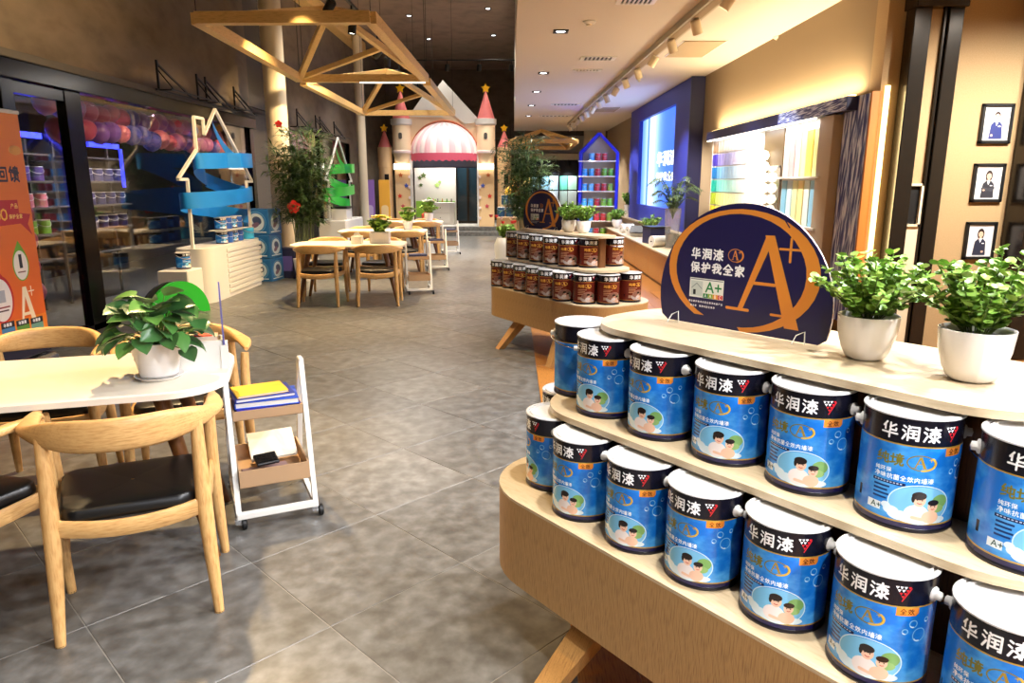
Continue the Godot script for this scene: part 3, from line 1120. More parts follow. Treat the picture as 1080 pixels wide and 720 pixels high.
func display_table(a: Vector2, yaw: float, l: float, w: float, label: String) -> void:
	# a at the outline's corner; local x runs along the long front edge, local forward across the table
	var t := thing("display_table", label, "display table", P(a.x, 0, a.y), yaw)
	var tier := func(i: float, y0: float, y1: float, r: float) -> MB:
		var m := MB.new()
		m.x = flat(0.0, Vector3(0, y0, 0))
		return m.prism(rounded([Vector2(i, i), Vector2(l - i, i), Vector2(l - i, w - i), Vector2(i, w - i)], [r], 10), 0.0, y1 - y0, true, true, 0.0)
	part(t, "apron", tier.call(0.0, 0.27, 0.544, 0.27), M.veneer)
	part(t, "lower_deck", tier.call(0.0, 0.544, 0.553, 0.27), M.laminate, Vector3.ZERO, "pale laminate deck")
	part(t, "riser", tier.call(0.25, 0.553, 0.80, 0.1), M.brown_wood)
	part(t, "middle_deck", tier.call(0.13, 0.80, 0.818, 0.22), M.laminate)
	part(t, "riser", tier.call(0.33, 0.818, 1.065, 0.02), M.brown_wood)
	part(t, "top_deck", tier.call(0.245, 1.065, 1.083, minf(0.2, w / 2 - 0.26)), M.laminate)
	for q in [[0.54, 0.14, -0.09, -0.2], [l - 0.54, 0.14, 0.09, -0.2], [l - 0.54, w - 0.14, 0.09, 0.2], [0.54, w - 0.14, -0.09, 0.2]]:
		var leg := MB.new()
		var top := Vector3(q[0], 0.275, -q[1])
		var bot := Vector3(q[0] + q[2], 0.0, -q[1] - q[3])
		var rows := []
		for k in 2:
			var s := 0.052 if k == 1 else 0.032
			var m := top if k == 1 else bot
			rows.append([m + Vector3(-s, 0, s), m + Vector3(s, 0, s), m + Vector3(s, 0, -s), m + Vector3(-s, 0, -s)])
		for k in 4:
			leg.quad(rows[0][k], rows[0][(k + 1) % 4], rows[1][(k + 1) % 4], rows[1][k])
		leg.quad(rows[0][3], rows[0][2], rows[0][1], rows[0][0])
		part(t, "leg", leg, M.leg_wood)


func leaf_disc(m: MB, o: Vector3, d: Vector3, n: Vector3, r: float) -> void:
	# small round cupped leaf: its base at o, growing along d, facing n
	var s := d.cross(n).normalized()
	var c := m.p(o + d * r - n * r * 0.15)
	for k in 7:
		var a := TAU * k / 7.0
		m.p(o + d * (r - r * cos(a)) + s * r * 0.9 * sin(a) + n * 0.06 * r)
	for k in 7:
		m.tri(c, c + 1 + k, c + 1 + (k + 1) % 7)


func shrub_mesh(sd: int, stems: int, hgt: float, spread: float, leaf_r: float) -> MB:
	var g := RandomNumberGenerator.new()
	g.seed = sd
	var m := MB.new()
	m.colored = true
	for k in stems:
		var az := TAU * (k * 0.382 + g.randf() * 0.1)
		var out := spread * sqrt((k + 0.5) / stems) * g.randf_range(0.8, 1.1)
		var top := Vector3(sin(az) * out, hgt * g.randf_range(0.72, 1.1) * (1.0 - 0.35 * pow(out / spread, 2)), cos(az) * out)
		var base := Vector3(sin(az) * 0.02, 0, cos(az) * 0.02)
		var mid := (base + top) / 2.0 + Vector3(0, hgt * 0.12, 0)
		var path := []
		for j in 7:
			var u := j / 6.0
			path.append(base.lerp(mid, u).lerp(mid.lerp(top, u), u))
		m.col = Color(0.10, 0.16, 0.03)
		m.sweep(path, [Vector2(0.0016, 0.0016)], 4)
		for j in 11:
			var u := 0.16 + 0.84 * j / 10.0
			var o: Vector3 = base.lerp(mid, u).lerp(mid.lerp(top, u), u)
			for s in 3:
				var a2 := g.randf() * TAU
				var d := Vector3(sin(a2), g.randf_range(-0.1, 0.7), cos(a2)).normalized()
				var n := (Vector3.UP + Vector3(g.randfn() * 0.5, 0, g.randfn() * 0.5) - d * 0.4).normalized()
				n = (n - d * n.dot(d)).normalized()
				# every leaf its own green, no matter where it grows
				m.col = Color(0.15, 0.32, 0.045).lerp(Color(0.32, 0.50, 0.08), g.randf())
				leaf_disc(m, o, d, n, leaf_r * g.randf_range(0.7, 1.15))
	return m


func potted_shrub(at: Vector3, turn: float, s: float, sd: int, label: String, group := "") -> void:
	var t := thing("potted_plant", label, "potted plant", at, turn, group)
	part(t, "pot", MB.new().lathe([Vector2(0.001, 0.0), Vector2(0.034 * s, 0.0), Vector2(0.046 * s, 0.008 * s), Vector2(0.056 * s, 0.028 * s), Vector2(0.066 * s, 0.065 * s), Vector2(0.070 * s, 0.108 * s), Vector2(0.067 * s, 0.109 * s), Vector2(0.064 * s, 0.1 * s), Vector2(0.062 * s, 0.09 * s)], 32, false), M.pot, Vector3.ZERO, "glossy white tapered pot")
	part(t, "soil", MB.new().lathe([Vector2(0.064 * s, 0.092 * s), Vector2(0.0005, 0.096 * s)], 20), M.soil)
	part(t, "foliage", shrub_mesh(sd, 34, 0.165 * s, 0.135 * s, 0.0105 * s), M.leaf, Vector3(0, 0.093 * s, 0))


func table_sign(at: Vector3, yaw: float, label: String) -> void:
	var t := thing("table_sign", label, "sign", at, yaw)
	var out := PackedVector2Array()
	var c := Vector2(0.247, 0.088)
	out.append(Vector2(0.004, 0.0))
	out.append(Vector2(0.492, 0.0))
	for k in 41:
		var a := lerpf(-0.27, PI + 0.27, k / 40.0)
		out.append(c + Vector2(cos(a) * 0.276, sin(a) * 0.272))
	var front := MB.new().prism(out, 0.0, 0.0035, false, false)
	part(t, "board", MB.new().prism(out, -0.004, 0.0, false, true), M.white, Vector3(0, 0.004, 0))
	part(t, "print", front, M.sign, Vector3(0, 0.004, 0), "navy print with orange ring and A plus")
	for x in [0.035, 0.445]:
		var path := []
		for q in [[-0.012, 0.0, 0.03], [-0.010, 0.022, 0.012], [0.010, 0.034, 0.0065], [0.012, 0.0, 0.0065]]:
			path.append(Vector3(x + q[0], q[1], q[2]))
		part(t, "clip", MB.new().sweep(path, [Vector2(0.0018, 0.0018)], 6), M.clear if false else M.plastic)


func build_near_display() -> void:
	can_meshes()
	display_table(Vector2(-0.150, 2.225), -52.4, 1.75, 0.98, "three-tiered wooden display table carrying the blue paint cans")
	var ord := ["first", "second", "third", "fourth", "fifth", "sixth", "seventh"]
	var low := [[0.138, 2.170], [0.212, 1.966], [0.346, 1.785], [0.474, 1.616], [0.613, 1.451], [0.737, 1.271], [0.868, 1.098]]
	for k in 7:
		paint_can(false, P(low[k][0], 0.553, low[k][1]), [-92, -57, -53, -54, -46, -55, -50][k], "blue paint can, %s from the rounded tip on the lower deck" % ord[k], "blue cans on the lower deck")
	var mid := [[0.234, 2.31], [0.290, 2.098], [0.419, 1.911], [0.557, 1.734], [0.692, 1.566], [0.825, 1.394], [0.962, 1.222]]
	for k in 7:
		paint_can(false, P(mid[k][0], 0.818, mid[k][1]), [-170, -57, -62, -48, -48, -28, -30][k], "blue paint can, %s from the rounded tip on the middle deck" % ord[k], "blue cans on the middle deck", 1 if k == 0 else 0, 165 if k == 0 else 0)
	paint_can(false, P(0.20, 0.553, 2.42), -80, "blue paint can round the far side of the lower deck's tip", "blue cans on the lower deck")
	table_sign(P(0.488, 1.083, 2.194), -50.36, "large round-topped navy sign with orange A plus above the blue cans")
	potted_shrub(P(0.862, 1.083, 1.69), 20, 1.0, 71, "bushy round-leaved plant in white pot beside the large navy sign")
	potted_shrub(P(0.998, 1.083, 1.495), 160, 1.05, 72, "bushy round-leaved plant in white pot farther along from the large sign")


func build_far_display() -> void:
	display_table(Vector2(-0.30, 6.87), -58.0, 1.72, 0.74, "three-tiered wooden display table carrying the red-brown paint cans")
	var ord := ["first", "second", "third", "fourth", "fifth", "sixth", "seventh", "eighth", "ninth"]
	var low := [[-0.139, 6.75], [-0.03, 6.577], [0.072, 6.39], [0.178, 6.20], [0.283, 6.02], [0.395, 5.84], [0.555, 5.69], [0.745, 5.665], [0.94, 5.79]]
	for k in 9:
		paint_can(true, P(low[k][0] + 0.03, 0.553, low[k][1] + (0.02 if k > 0 else -0.02)), [-22, -20, -18, -16, -14, -12, 0, 8, 24][k], "red-brown paint can, %s from the aisle tip on the lower deck" % ord[k], "red-brown cans on the lower deck")
	var mid := [[0.034, 6.80], [0.133, 6.60], [0.245, 6.40], [0.358, 6.20], [0.479, 6.03], [0.65, 5.95], [0.855, 6.06]]
	for k in 7:
		paint_can(true, P(mid[k][0], 0.818, mid[k][1]), [-22, -18, -16, -14, -10, 2, 30][k], "red-brown paint can, %s from the aisle tip on the middle deck" % ord[k], "red-brown cans on the middle deck", 1 if k == 6 else 0)
	table_sign(P(0.13, 1.083, 6.85), -52.0, "round-topped navy sign with orange A plus above the red-brown cans")
	potted_shrub(P(0.50, 1.083, 6.33), 0, 0.95, 73, "small bright green plant in white pot next to the sign above red-brown cans")
	potted_shrub(P(0.615, 1.083, 6.20), 90, 0.95, 74, "small bright green plant in white pot at the corner above red-brown cans")


# ---------------------------------------------------------------- chairs, tables, trolleys
func make_chair(called: String, label: String) -> Node3D:
	# oak elbow chair facing local -z: bent arm-and-back rail, four tapered legs, black seat pad
	var t := thing(called, label, "chair")
	for s in [-1.0, 1.0]:
		var fl := MB.new().sweep([Vector3(s * 0.285, 0.0, -0.215), Vector3(s * 0.275, 0.2, -0.212), Vector3(s * 0.268, 0.42, -0.208), Vector3(s * 0.272, 0.60, -0.20), Vector3(s * 0.278, 0.682, -0.19)], [Vector2(0.016, 0.016), Vector2(0.022, 0.022), Vector2(0.025, 0.025), Vector2(0.022, 0.022), Vector2(0.019, 0.019)], 12, Vector3.FORWARD)
		part(t, "leg", fl, M.oak_y)
		var rl := MB.new().sweep([Vector3(s * 0.245, 0.0, 0.235), Vector3(s * 0.237, 0.2, 0.212), Vector3(s * 0.230, 0.42, 0.188), Vector3(s * 0.229, 0.56, 0.172), Vector3(s * 0.230, 0.70, 0.156)], [Vector2(0.016, 0.016), Vector2(0.023, 0.023), Vector2(0.027, 0.026), Vector2(0.024, 0.022), Vector2(0.02, 0.017)], 12, Vector3.FORWARD)
		part(t, "leg", rl, M.oak_y)
		for z in [[0.285, -0.215], [0.245, 0.235]]:
			part(t, "foot_cap", MB.new().lathe([Vector2(0.015, 0.0), Vector2(0.0165, 0.006)], 10, false, Vector3(s * z[0], 0, z[1])), M.black)
		var sr := MB.new().sweep([Vector3(s * 0.262, 0.395, -0.21), Vector3(s * 0.252, 0.39, 0.0), Vector3(s * 0.229, 0.40, 0.185)], [Vector2(0.011, 0.03)], 8, Vector3.UP, true, 0.55)
		part(t, "side_rail", sr, M.oak_z)
	var rear := []
	var front := []
	for k in 9:
		var u := k / 4.0 - 1.0
		rear.append(Vector3(u * 0.222, 0.398 - 0.02 * (1 - u * u), 0.19 + 0.03 * (1 - u * u)))
		front.append(Vector3(u * 0.268, 0.395 - 0.01 * (1 - u * u), -0.21 - 0.02 * (1 - u * u)))
	part(t, "rear_rail", MB.new().sweep(rear, [Vector2(0.012, 0.031)], 8, Vector3.UP, true, 0.55), M.oak_x)
	part(t, "front_rail", MB.new().sweep(front, [Vector2(0.012, 0.028)], 8, Vector3.UP, true, 0.55), M.oak_x)
	# arm and back rail in one sweep
	var path := []
	var rad := []
	for k in 33:
		var a := lerpf(-0.18, PI + 0.18, k / 32.0)
		var back := clampf((sin(a) - 0.15) / 0.85, 0, 1)
		back = back * back * (3 - 2 * back)
		path.append(Vector3(cos(a) * 0.292, 0.70 + 0.014 * back, -0.035 + sin(a) * (0.295 if sin(a) > 0 else 1.0 * 0.9)))
		var end := minf(k, 32 - k)
		var taper: float = 1.0 if end > 3 else [0.25, 0.72, 0.9, 0.98][int(end)]
		rad.append(Vector2(lerpf(0.036, 0.016, back) * taper, lerpf(0.0155, 0.056, back) * (0.5 + 0.5 * taper)))
	part(t, "arm_rail", MB.new().sweep(path, rad, 14, Vector3.UP, true, 0.8), M.oak_x)
	# seat pad, slightly domed
	var rows := []
	var outline := rounded([Vector2(-0.205, -0.205), Vector2(0.205, -0.205), Vector2(0.25, 0.205), Vector2(-0.25, 0.205)], [0.06], 6)
	for q in [[0.94, 0.405], [0.99, 0.412], [1.0, 0.425], [0.985, 0.439], [0.93, 0.449], [0.7, 0.455], [0.35, 0.458], [0.02, 0.459]]:
		var row := []
		for c in outline:
			row.append(Vector3(c.x * q[0], q[1] + (0.012 * absf(c.x / 0.25) * q[0] if q[1] > 0.43 else 0.0), -c.y * q[0]))
		rows.append(row)
	var seat := MB.new()
	var rr := rows.duplicate()
	rr.reverse()
	seat.grid(rr, true)
	part(t, "seat", seat, M.leather, Vector3.ZERO, "black leather seat pad")
	return t


func make_table(called: String, label: String, at: Vector3, turn: float, l: float, w: float) -> Node3D:
	var t := thing(called, label, "table", at, turn, "")
	var m := MB.new()
	m.x = flat(0.0, Vector3(0, 0.712, 0))
	m.prism(rounded([Vector2(-l / 2, -w / 2), Vector2(l / 2, -w / 2), Vector2(l / 2, w / 2), Vector2(-l / 2, w / 2)], [0.22], 10), 0.0, 0.028, true, true, 0.006)
	part(t, "table_top", m, M.table_top, Vector3.ZERO, "white rounded top")
	for sx in [-1.0, 1.0]:
		for sz in [-1.0, 1.0]:
			part(t, "leg", MB.new().sweep([Vector3(sx * (l / 2 - 0.1), 0, sz * (w / 2 - 0.1)), Vector3(sx * (l / 2 - 0.19), 0.40, sz * (w / 2 - 0.14)), Vector3(sx * (l / 2 - 0.26), 0.712, sz * (w / 2 - 0.17))], [Vector2(0.018, 0.018), Vector2(0.028, 0.028), Vector2(0.034, 0.034)], 12, Vector3.FORWARD), M.brown_wood)
		part(t, "cross_rail", MB.new().box(Vector3(sx * (l / 2 - 0.26), 0.685, 0), Vector3(0.03, 0.05, w - 0.34)), M.brown_wood)
	return t


func make_trolley(called: String, label: String) -> Node3D:
	# white A-frame trolley with two trays; local +z is the low front
	var t := thing(called, label, "trolley")
	var w := 0.165
	for s in [-1.0, 1.0]:
		var fr := MB.new()
		fr.bar(Vector3(s * w, 0.055, 0.23), Vector3(s * w, 0.70, 0.055), 0.022, 0.03, Vector3.FORWARD)
		fr.bar(Vector3(s * w, 0.055, -0.23), Vector3(s * w, 0.70, 0.02), 0.022, 0.03, Vector3.FORWARD)
		fr.bar(Vector3(s * w, 0.07, -0.23), Vector3(s * w, 0.07, 0.23), 0.022, 0.026)
		fr.cbox(Vector3(s * w, 0.70, 0.037), Vector3(0.022, 0.03, 0.07), 0.004)
		part(t, "side_frame", fr, M.white)
		for z in [-0.22, 0.22]:
			var wh := MB.new()
			wh.x = Transform3D(Basis(Vector3.FORWARD, PI / 2), Vector3(s * (w + 0.002) + 0.011, 0.027, z))
			wh.lathe([Vector2(0.001, 0.0), Vector2(0.02, 0.0), Vector2(0.027, 0.004), Vector2(0.027, 0.018), Vector2(0.02, 0.022), Vector2(0.001, 0.022)], 14, true)
			var c := part(t, "caster", wh, M.black)
			part(c, "hub", MB.new().box(Vector3(s * (w + 0.002), 0.04, z), Vector3(0.03, 0.03, 0.016)), M.chrome)
	var bar := MB.new().cbox(Vector3(0, 0.07, 0.235), Vector3(2 * w + 0.02, 0.03, 0.024), 0.003)
	part(t, "front_bar", bar, M.white)
	for q in [[0.475, 0.04, 0.115, 0.125], [0.195, 0.075, 0.18, 0.155]]:
		var tr := MB.new()
		var zc: float = q[3] - 0.115
		tr.box(Vector3(0, q[0], zc), Vector3(2 * w - 0.03, 0.008, q[2] * 2))
		tr.box(Vector3(0, q[0] + q[1] / 2, zc + q[2]), Vector3(2 * w - 0.03, q[1], 0.008))
		tr.box(Vector3(0, q[0] + q[1] / 2, zc - q[2]), Vector3(2 * w - 0.03, q[1], 0.008))
		for s in [-1.0, 1.0]:
			tr.box(Vector3(s * (w - 0.019), q[0] + q[1] / 2, zc), Vector3(0.008, q[1], q[2] * 2))
		part(t, "tray", tr, M.tray, Vector3.ZERO, "tan tray")
	return t


func heart_leaf() -> MB:
	# pothos leaf, 1 unit long along +z, folded a little along its rib
	var m := MB.new()
	var wd := [0.0, 0.34, 0.44, 0.42, 0.33, 0.20, 0.0]
	var rows := []
	for j in 7:
		var u := j / 6.0
		var row := []
		for k in 5:
			var s := k / 2.0 - 1.0
			row.append(Vector3(s * wd[j], 0.13 * absf(s) * wd[j] * 2 - 0.28 * u * u + 0.1 * u, u + (-0.12 * absf(s) if j == 1 else 0.0)))
		rows.append(row)
	m.grid(rows)
	return m


func pothos(at: Vector3) -> void:
	var t := thing("potted_pothos", "leafy pothos in ribbed white pot with saucer on the long white table", "potted plant", at)
	var prof := []
	for k in 15:
		var u := k / 14.0
		prof.append(Vector2(lerpf(0.070, 0.098, u) + (0.0022 if k % 2 and u > 0.4 else 0.0), 0.012 + 0.138 * u))
	prof += [Vector2(0.101, 0.152), Vector2(0.097, 0.154), Vector2(0.092, 0.142)]
	part(t, "pot", MB.new().lathe([Vector2(0.001, 0.012)] + prof, 36, false), M.pot)
	part(t, "saucer", MB.new().lathe([Vector2(0.001, 0.0), Vector2(0.078, 0.0), Vector2(0.094, 0.014), Vector2(0.091, 0.016), Vector2(0.078, 0.007), Vector2(0.001, 0.007)], 32, false), M.pot)
	part(t, "soil", MB.new().lathe([Vector2(0.094, 0.14), Vector2(0.001, 0.146)], 20), M.soil)
	var g := RandomNumberGenerator.new()
	g.seed = 15
	var mesh := heart_leaf().mesh()
	var greens := []
	for c in [Color(0.04, 0.13, 0.03), Color(0.06, 0.18, 0.035), Color(0.12, 0.28, 0.05), Color(0.025, 0.085, 0.02)]:
		var lm := mat(c.linear_to_srgb(), 0.35)
		lm.backlight_enabled = true
		lm.backlight = Color(0.2, 0.2, 0.2)
		greens.append(lm)
	var stems := MB.new()
	for k in 84:
		var az := TAU * k * 0.382
		var ring := sqrt((k + 0.5) / 84.0)
		var r := 0.03 + 0.15 * ring
		var y := 0.165 + 0.14 * (1.0 - ring * ring) + g.randf_range(-0.015, 0.05)
		if k > 50:
			y -= 0.06 * g.randf()
		var o := Vector3(sin(az) * r, y, cos(az) * r)
		var l := part(t, "leaf", mesh, greens[g.randi() % 4])
		var d := Vector3(sin(az + g.randfn() * 0.5), lerpf(0.55, -0.35, ring) + g.randfn() * 0.25, cos(az + g.randfn() * 0.5)).normalized()
		var b := Basis.looking_at(-d, Vector3.UP).rotated(d, g.randfn() * 0.4)
		var s := g.randf_range(0.075, 0.105)
		l.transform = Transform3D(b.scaled(Vector3(s, s, s)), o - d * s * 0.35)
		stems.sweep([Vector3(sin(az) * 0.02, 0.14, cos(az) * 0.02), Vector3(sin(az) * r * 0.6, y * 0.8 + 0.04, cos(az) * r * 0.6), o - d * s * 0.3], [Vector2(0.0022, 0.0022)], 5)
	part(t, "stems", stems, greens[2])


func flower_pot(at: Vector3, label: String, petals: Color, sd: int, s := 1.0, square := true) -> void:
	var t := thing("potted_flowers", label, "potted flowers", at)
	var m := MB.new()
	if square:
		m.cbox(Vector3(0, 0.065 * s, 0), Vector3(0.22 * s, 0.13 * s, 0.13 * s), 0.008)
	else:
		m.lathe([Vector2(0.001, 0), Vector2(0.055 * s, 0), Vector2(0.075 * s, 0.12 * s), Vector2(0.07 * s, 0.12 * s), Vector2(0.068 * s, 0.105 * s)], 20, true)
	part(t, "planter", m, M.pot)
	part(t, "foliage", shrub_mesh(sd, 22, 0.16 * s, 0.14 * s, 0.02 * s), M.leaf_dark, Vector3(0, 0.11 * s, 0))
	var g := RandomNumberGenerator.new()
	g.seed = sd
	var pm := mat(petals, 0.6)
	for k in 7:
		var a := TAU * k * 0.382
		var fl := MB.new()
		fl.x = Transform3D(Basis().scaled(Vector3.ONE * 0.05 * s), Vector3(sin(a) * 0.09 * s * sqrt(k / 7.0), (0.30 - 0.03 * (k / 7.0)) * s, cos(a) * 0.09 * s * sqrt(k / 7.0)))
		for j in 6:
			var b := Basis(Vector3.UP, TAU * j / 6.0)
			leaf_disc(fl, Vector3.ZERO, b * Vector3(0, 0.25, 0.97), b * Vector3(0, 0.97, -0.25), 0.6)
		part(t, "blossom", fl, pm)


func build_tables() -> void:
	make_table("dining_table", "long white table with the pothos plant on it", P(-1.93, 0, 2.736), 17.3, 1.52, 0.75)
	var chair := make_chair("oak_chair", "oak armchair with black seat pushed in next to the paper trolley")
	chair.position = P(-1.37, 0, 2.40)
	chair.rotation.y = deg_to_rad(24)
	var g := "oak armchairs around the white tables"
	tag(chair, "", "", g)
	copy(chair, P(-1.985, 0, 2.27), -14, "oak armchair with black seat elbow to elbow with the chair beside the paper trolley", g)
	copy(chair, P(-2.33, 0, 3.40), 196, "oak armchair across the pothos table, in front of the orange banner", g)
	copy(chair, P(-1.66, 0, 3.50), 204, "oak armchair across the pothos table, behind the pothos pot", g)
	# trolley with papers
	var tr := make_trolley("paper_trolley", "white two-tray trolley holding folders beside the pothos table")
	tr.position = P(-1.15, 0, 3.17)
	tr.rotation.y = deg_to_rad(25)
	var tb := Transform3D(tr.basis, tr.position)
	var book := func(called: String, label: String, at: Vector3, s: Vector3, turn: float, c: Color, tilt := 0.0) -> void:
		var bt := thing(called, label, called.split("_")[-1], tb * at, 25 + turn)
		bt.rotation.x = tilt
		part(bt, "cover", MB.new().cbox(Vector3(0, s.y * 0.92, 0), Vector3(s.x, s.y * 0.14, s.z), 0.001).cbox(Vector3(0, s.y * 0.08, 0), Vector3(s.x, s.y * 0.16, s.z), 0.001).box(Vector3(-s.x / 2 + 0.002, s.y / 2, 0), Vector3(0.004, s.y, s.z)), mat(c, 0.4))
		part(bt, "pages", MB.new().box(Vector3(0.001, s.y / 2, 0), Vector3(s.x - 0.008, s.y * 0.68, s.z - 0.008)), M.white)
	book.call("purple_folder", "violet folder lowest of the stack on the trolley", Vector3(0.005, 0.481, 0.005), Vector3(0.28, 0.036, 0.215), 2, rgb(52, 44, 150))
	book.call("blue_folder", "blue folder under the yellow one on the trolley", Vector3(0.005, 0.518, 0.007), Vector3(0.275, 0.03, 0.21), -3, rgb(34, 76, 190))
	book.call("navy_folder", "dark blue folder second from the top of the trolley stack", Vector3(-0.01, 0.549, 0.005), Vector3(0.26, 0.016, 0.2), 4, rgb(30, 50, 140))
	book.call("yellow_folder", "yellow folder on top of the trolley stack", Vector3(-0.02, 0.566, 0.0), Vector3(0.225, 0.01, 0.18), 6, rgb(232, 184, 56))
	book.call("white_binder", "white open binder leaning in the trolley's lower tray", Vector3(0.02, 0.275, -0.05), Vector3(0.21, 0.018, 0.15), 4, rgb(226, 214, 190), 0.7)
	book.call("mauve_brochure", "mauve brochure lying in the trolley's lower tray", Vector3(-0.02, 0.2, 0.09), Vector3(0.2, 0.01, 0.14), 8, rgb(150, 120, 116))
	var calc := thing("calculator", "black calculator lying in the trolley's lower tray", "calculator", tb * Vector3(-0.02, 0.245, 0.06), 35)
	calc.rotation.x = 0.35
	part(calc, "case", MB.new().cbox(Vector3(0, 0.008, 0), Vector3(0.10, 0.016, 0.075), 0.003), M.black)
	for k in 12:
		part(calc, "key", MB.new().box(Vector3(-0.033 + (k % 4) * 0.022, 0.017, -0.012 + (k / 4) * 0.018), Vector3(0.015, 0.004, 0.011)), M.leather)
	# on the table
	pothos(P(-1.415, 0.74, 2.76))
	var tis := thing("leaflet_box", "white leaflet holder behind the pothos pot", "holder", P(-1.36, 0.74, 2.92), 20)
	part(tis, "case", MB.new().box(Vector3(0, 0.06, 0.06), Vector3(0.26, 0.12, 0.006)).box(Vector3(0, 0.06, -0.06), Vector3(0.26, 0.12, 0.006)).box(Vector3(-0.13, 0.06, 0), Vector3(0.006, 0.12, 0.126)).box(Vector3(0.13, 0.06, 0), Vector3(0.006, 0.12, 0.126)).box(Vector3(0, 0.004, 0), Vector3(0.26, 0.008, 0.12)), M.white)
	part(tis, "leaflets", MB.new().box(Vector3(0.03, 0.075, 0), Vector3(0.17, 0.12, 0.08)), mat(rgb(222, 200, 180), 0.5))
	part(tis, "leaflets", MB.new().box(Vector3(0.06, 0.137, 0.01), Vector3(0.07, 0.006, 0.05)), mat(rgb(214, 70, 36), 0.5))
	var flag := thing("table_flag", "upright purple card standing behind the leaflet holder", "card", P(-1.225, 0.74, 2.95), 112)
	part(flag, "card", MB.new().prism(PackedVector2Array([Vector2(-0.05, 0.1), Vector2(0.05, 0.1), Vector2(0.05, 0.3), Vector2(0.0, 0.36), Vector2(-0.05, 0.3)]), -0.003, 0.003), mat(rgb(92, 92, 150), 0.4))
	part(flag, "stand", MB.new().box(Vector3(0, 0.05, 0), Vector3(0.1, 0.1, 0.03)), M.white)
	# the tables behind
	var rows := [[-2.12, 9.35, 0.0], [-2.15, 12.0, 0.0], [-2.15, 14.8, 0.0]]
	var near := ["under the first timber frame", "second back under the timber frames", "farthest toward the castle"]
	for k in 3:
		var x: float = rows[k][0]
		var f: float = rows[k][1]
		make_table("dining_table", "white table %s" % near[k], P(x, 0, f), 3, 1.45, 0.8)
		copy(chair, P(x - 0.29, 0, f - 0.42), 3, "oak armchair on the near window-side place of the table %s" % near[k], g)
		copy(chair, P(x + 0.42, 0, f - 0.36), 8, "oak armchair on the near aisle-side place of the table %s" % near[k], g)
		copy(chair, P(x - 0.42, 0, f + 0.45), 183, "oak armchair across the window-side place of the table %s" % near[k], g)
		copy(chair, P(x + 0.32, 0, f + 0.47), 178, "oak armchair across the aisle-side place of the table %s" % near[k], g)
		var t2 := copy(tr, P(x + 0.80, 0, f + 0.62 + 0.1 * k), 12, "white two-tray trolley at the aisle end of the table %s" % near[k])
		var fo := thing("blue_folder", "dark blue folder on the trolley at the table %s" % near[k], "folder", t2.position + Vector3(0, 0.481, 0), 14)
		part(fo, "cover", MB.new().cbox(Vector3(0, 0.03, 0), Vector3(0.24, 0.06, 0.18), 0.002), mat(rgb(44, 50, 84), 0.5))
	flower_pot(P(-1.72, 0.74, 9.35), "yellow flowers in a white box planter on the table under the first timber frame", rgb(246, 226, 90), 81, 1.15)
	flower_pot(P(-1.75, 0.74, 12.1), "green plant in a white pot on the table second back", rgb(120, 150, 60), 82, 1.2, false)
	flower_pot(P(-1.72, 0.74, 14.9), "white flowers in a white pot on the farthest table", rgb(236, 236, 230), 83, 1.4, false)
	var nb := thing("napkin_box", "small white box left of the yellow flowers", "box", P(-2.0, 0.74, 9.25), 0)
	part(nb, "case", MB.new().cbox(Vector3(0, 0.05, 0), Vector3(0.14, 0.10, 0.10), 0.004), M.white)
	part(nb, "napkin", MB.new().prism(PackedVector2Array([Vector2(-0.05, 0.1), Vector2(0.05, 0.1), Vector2(0.02, 0.15), Vector2(-0.03, 0.14)]), -0.01, 0.01), M.white)


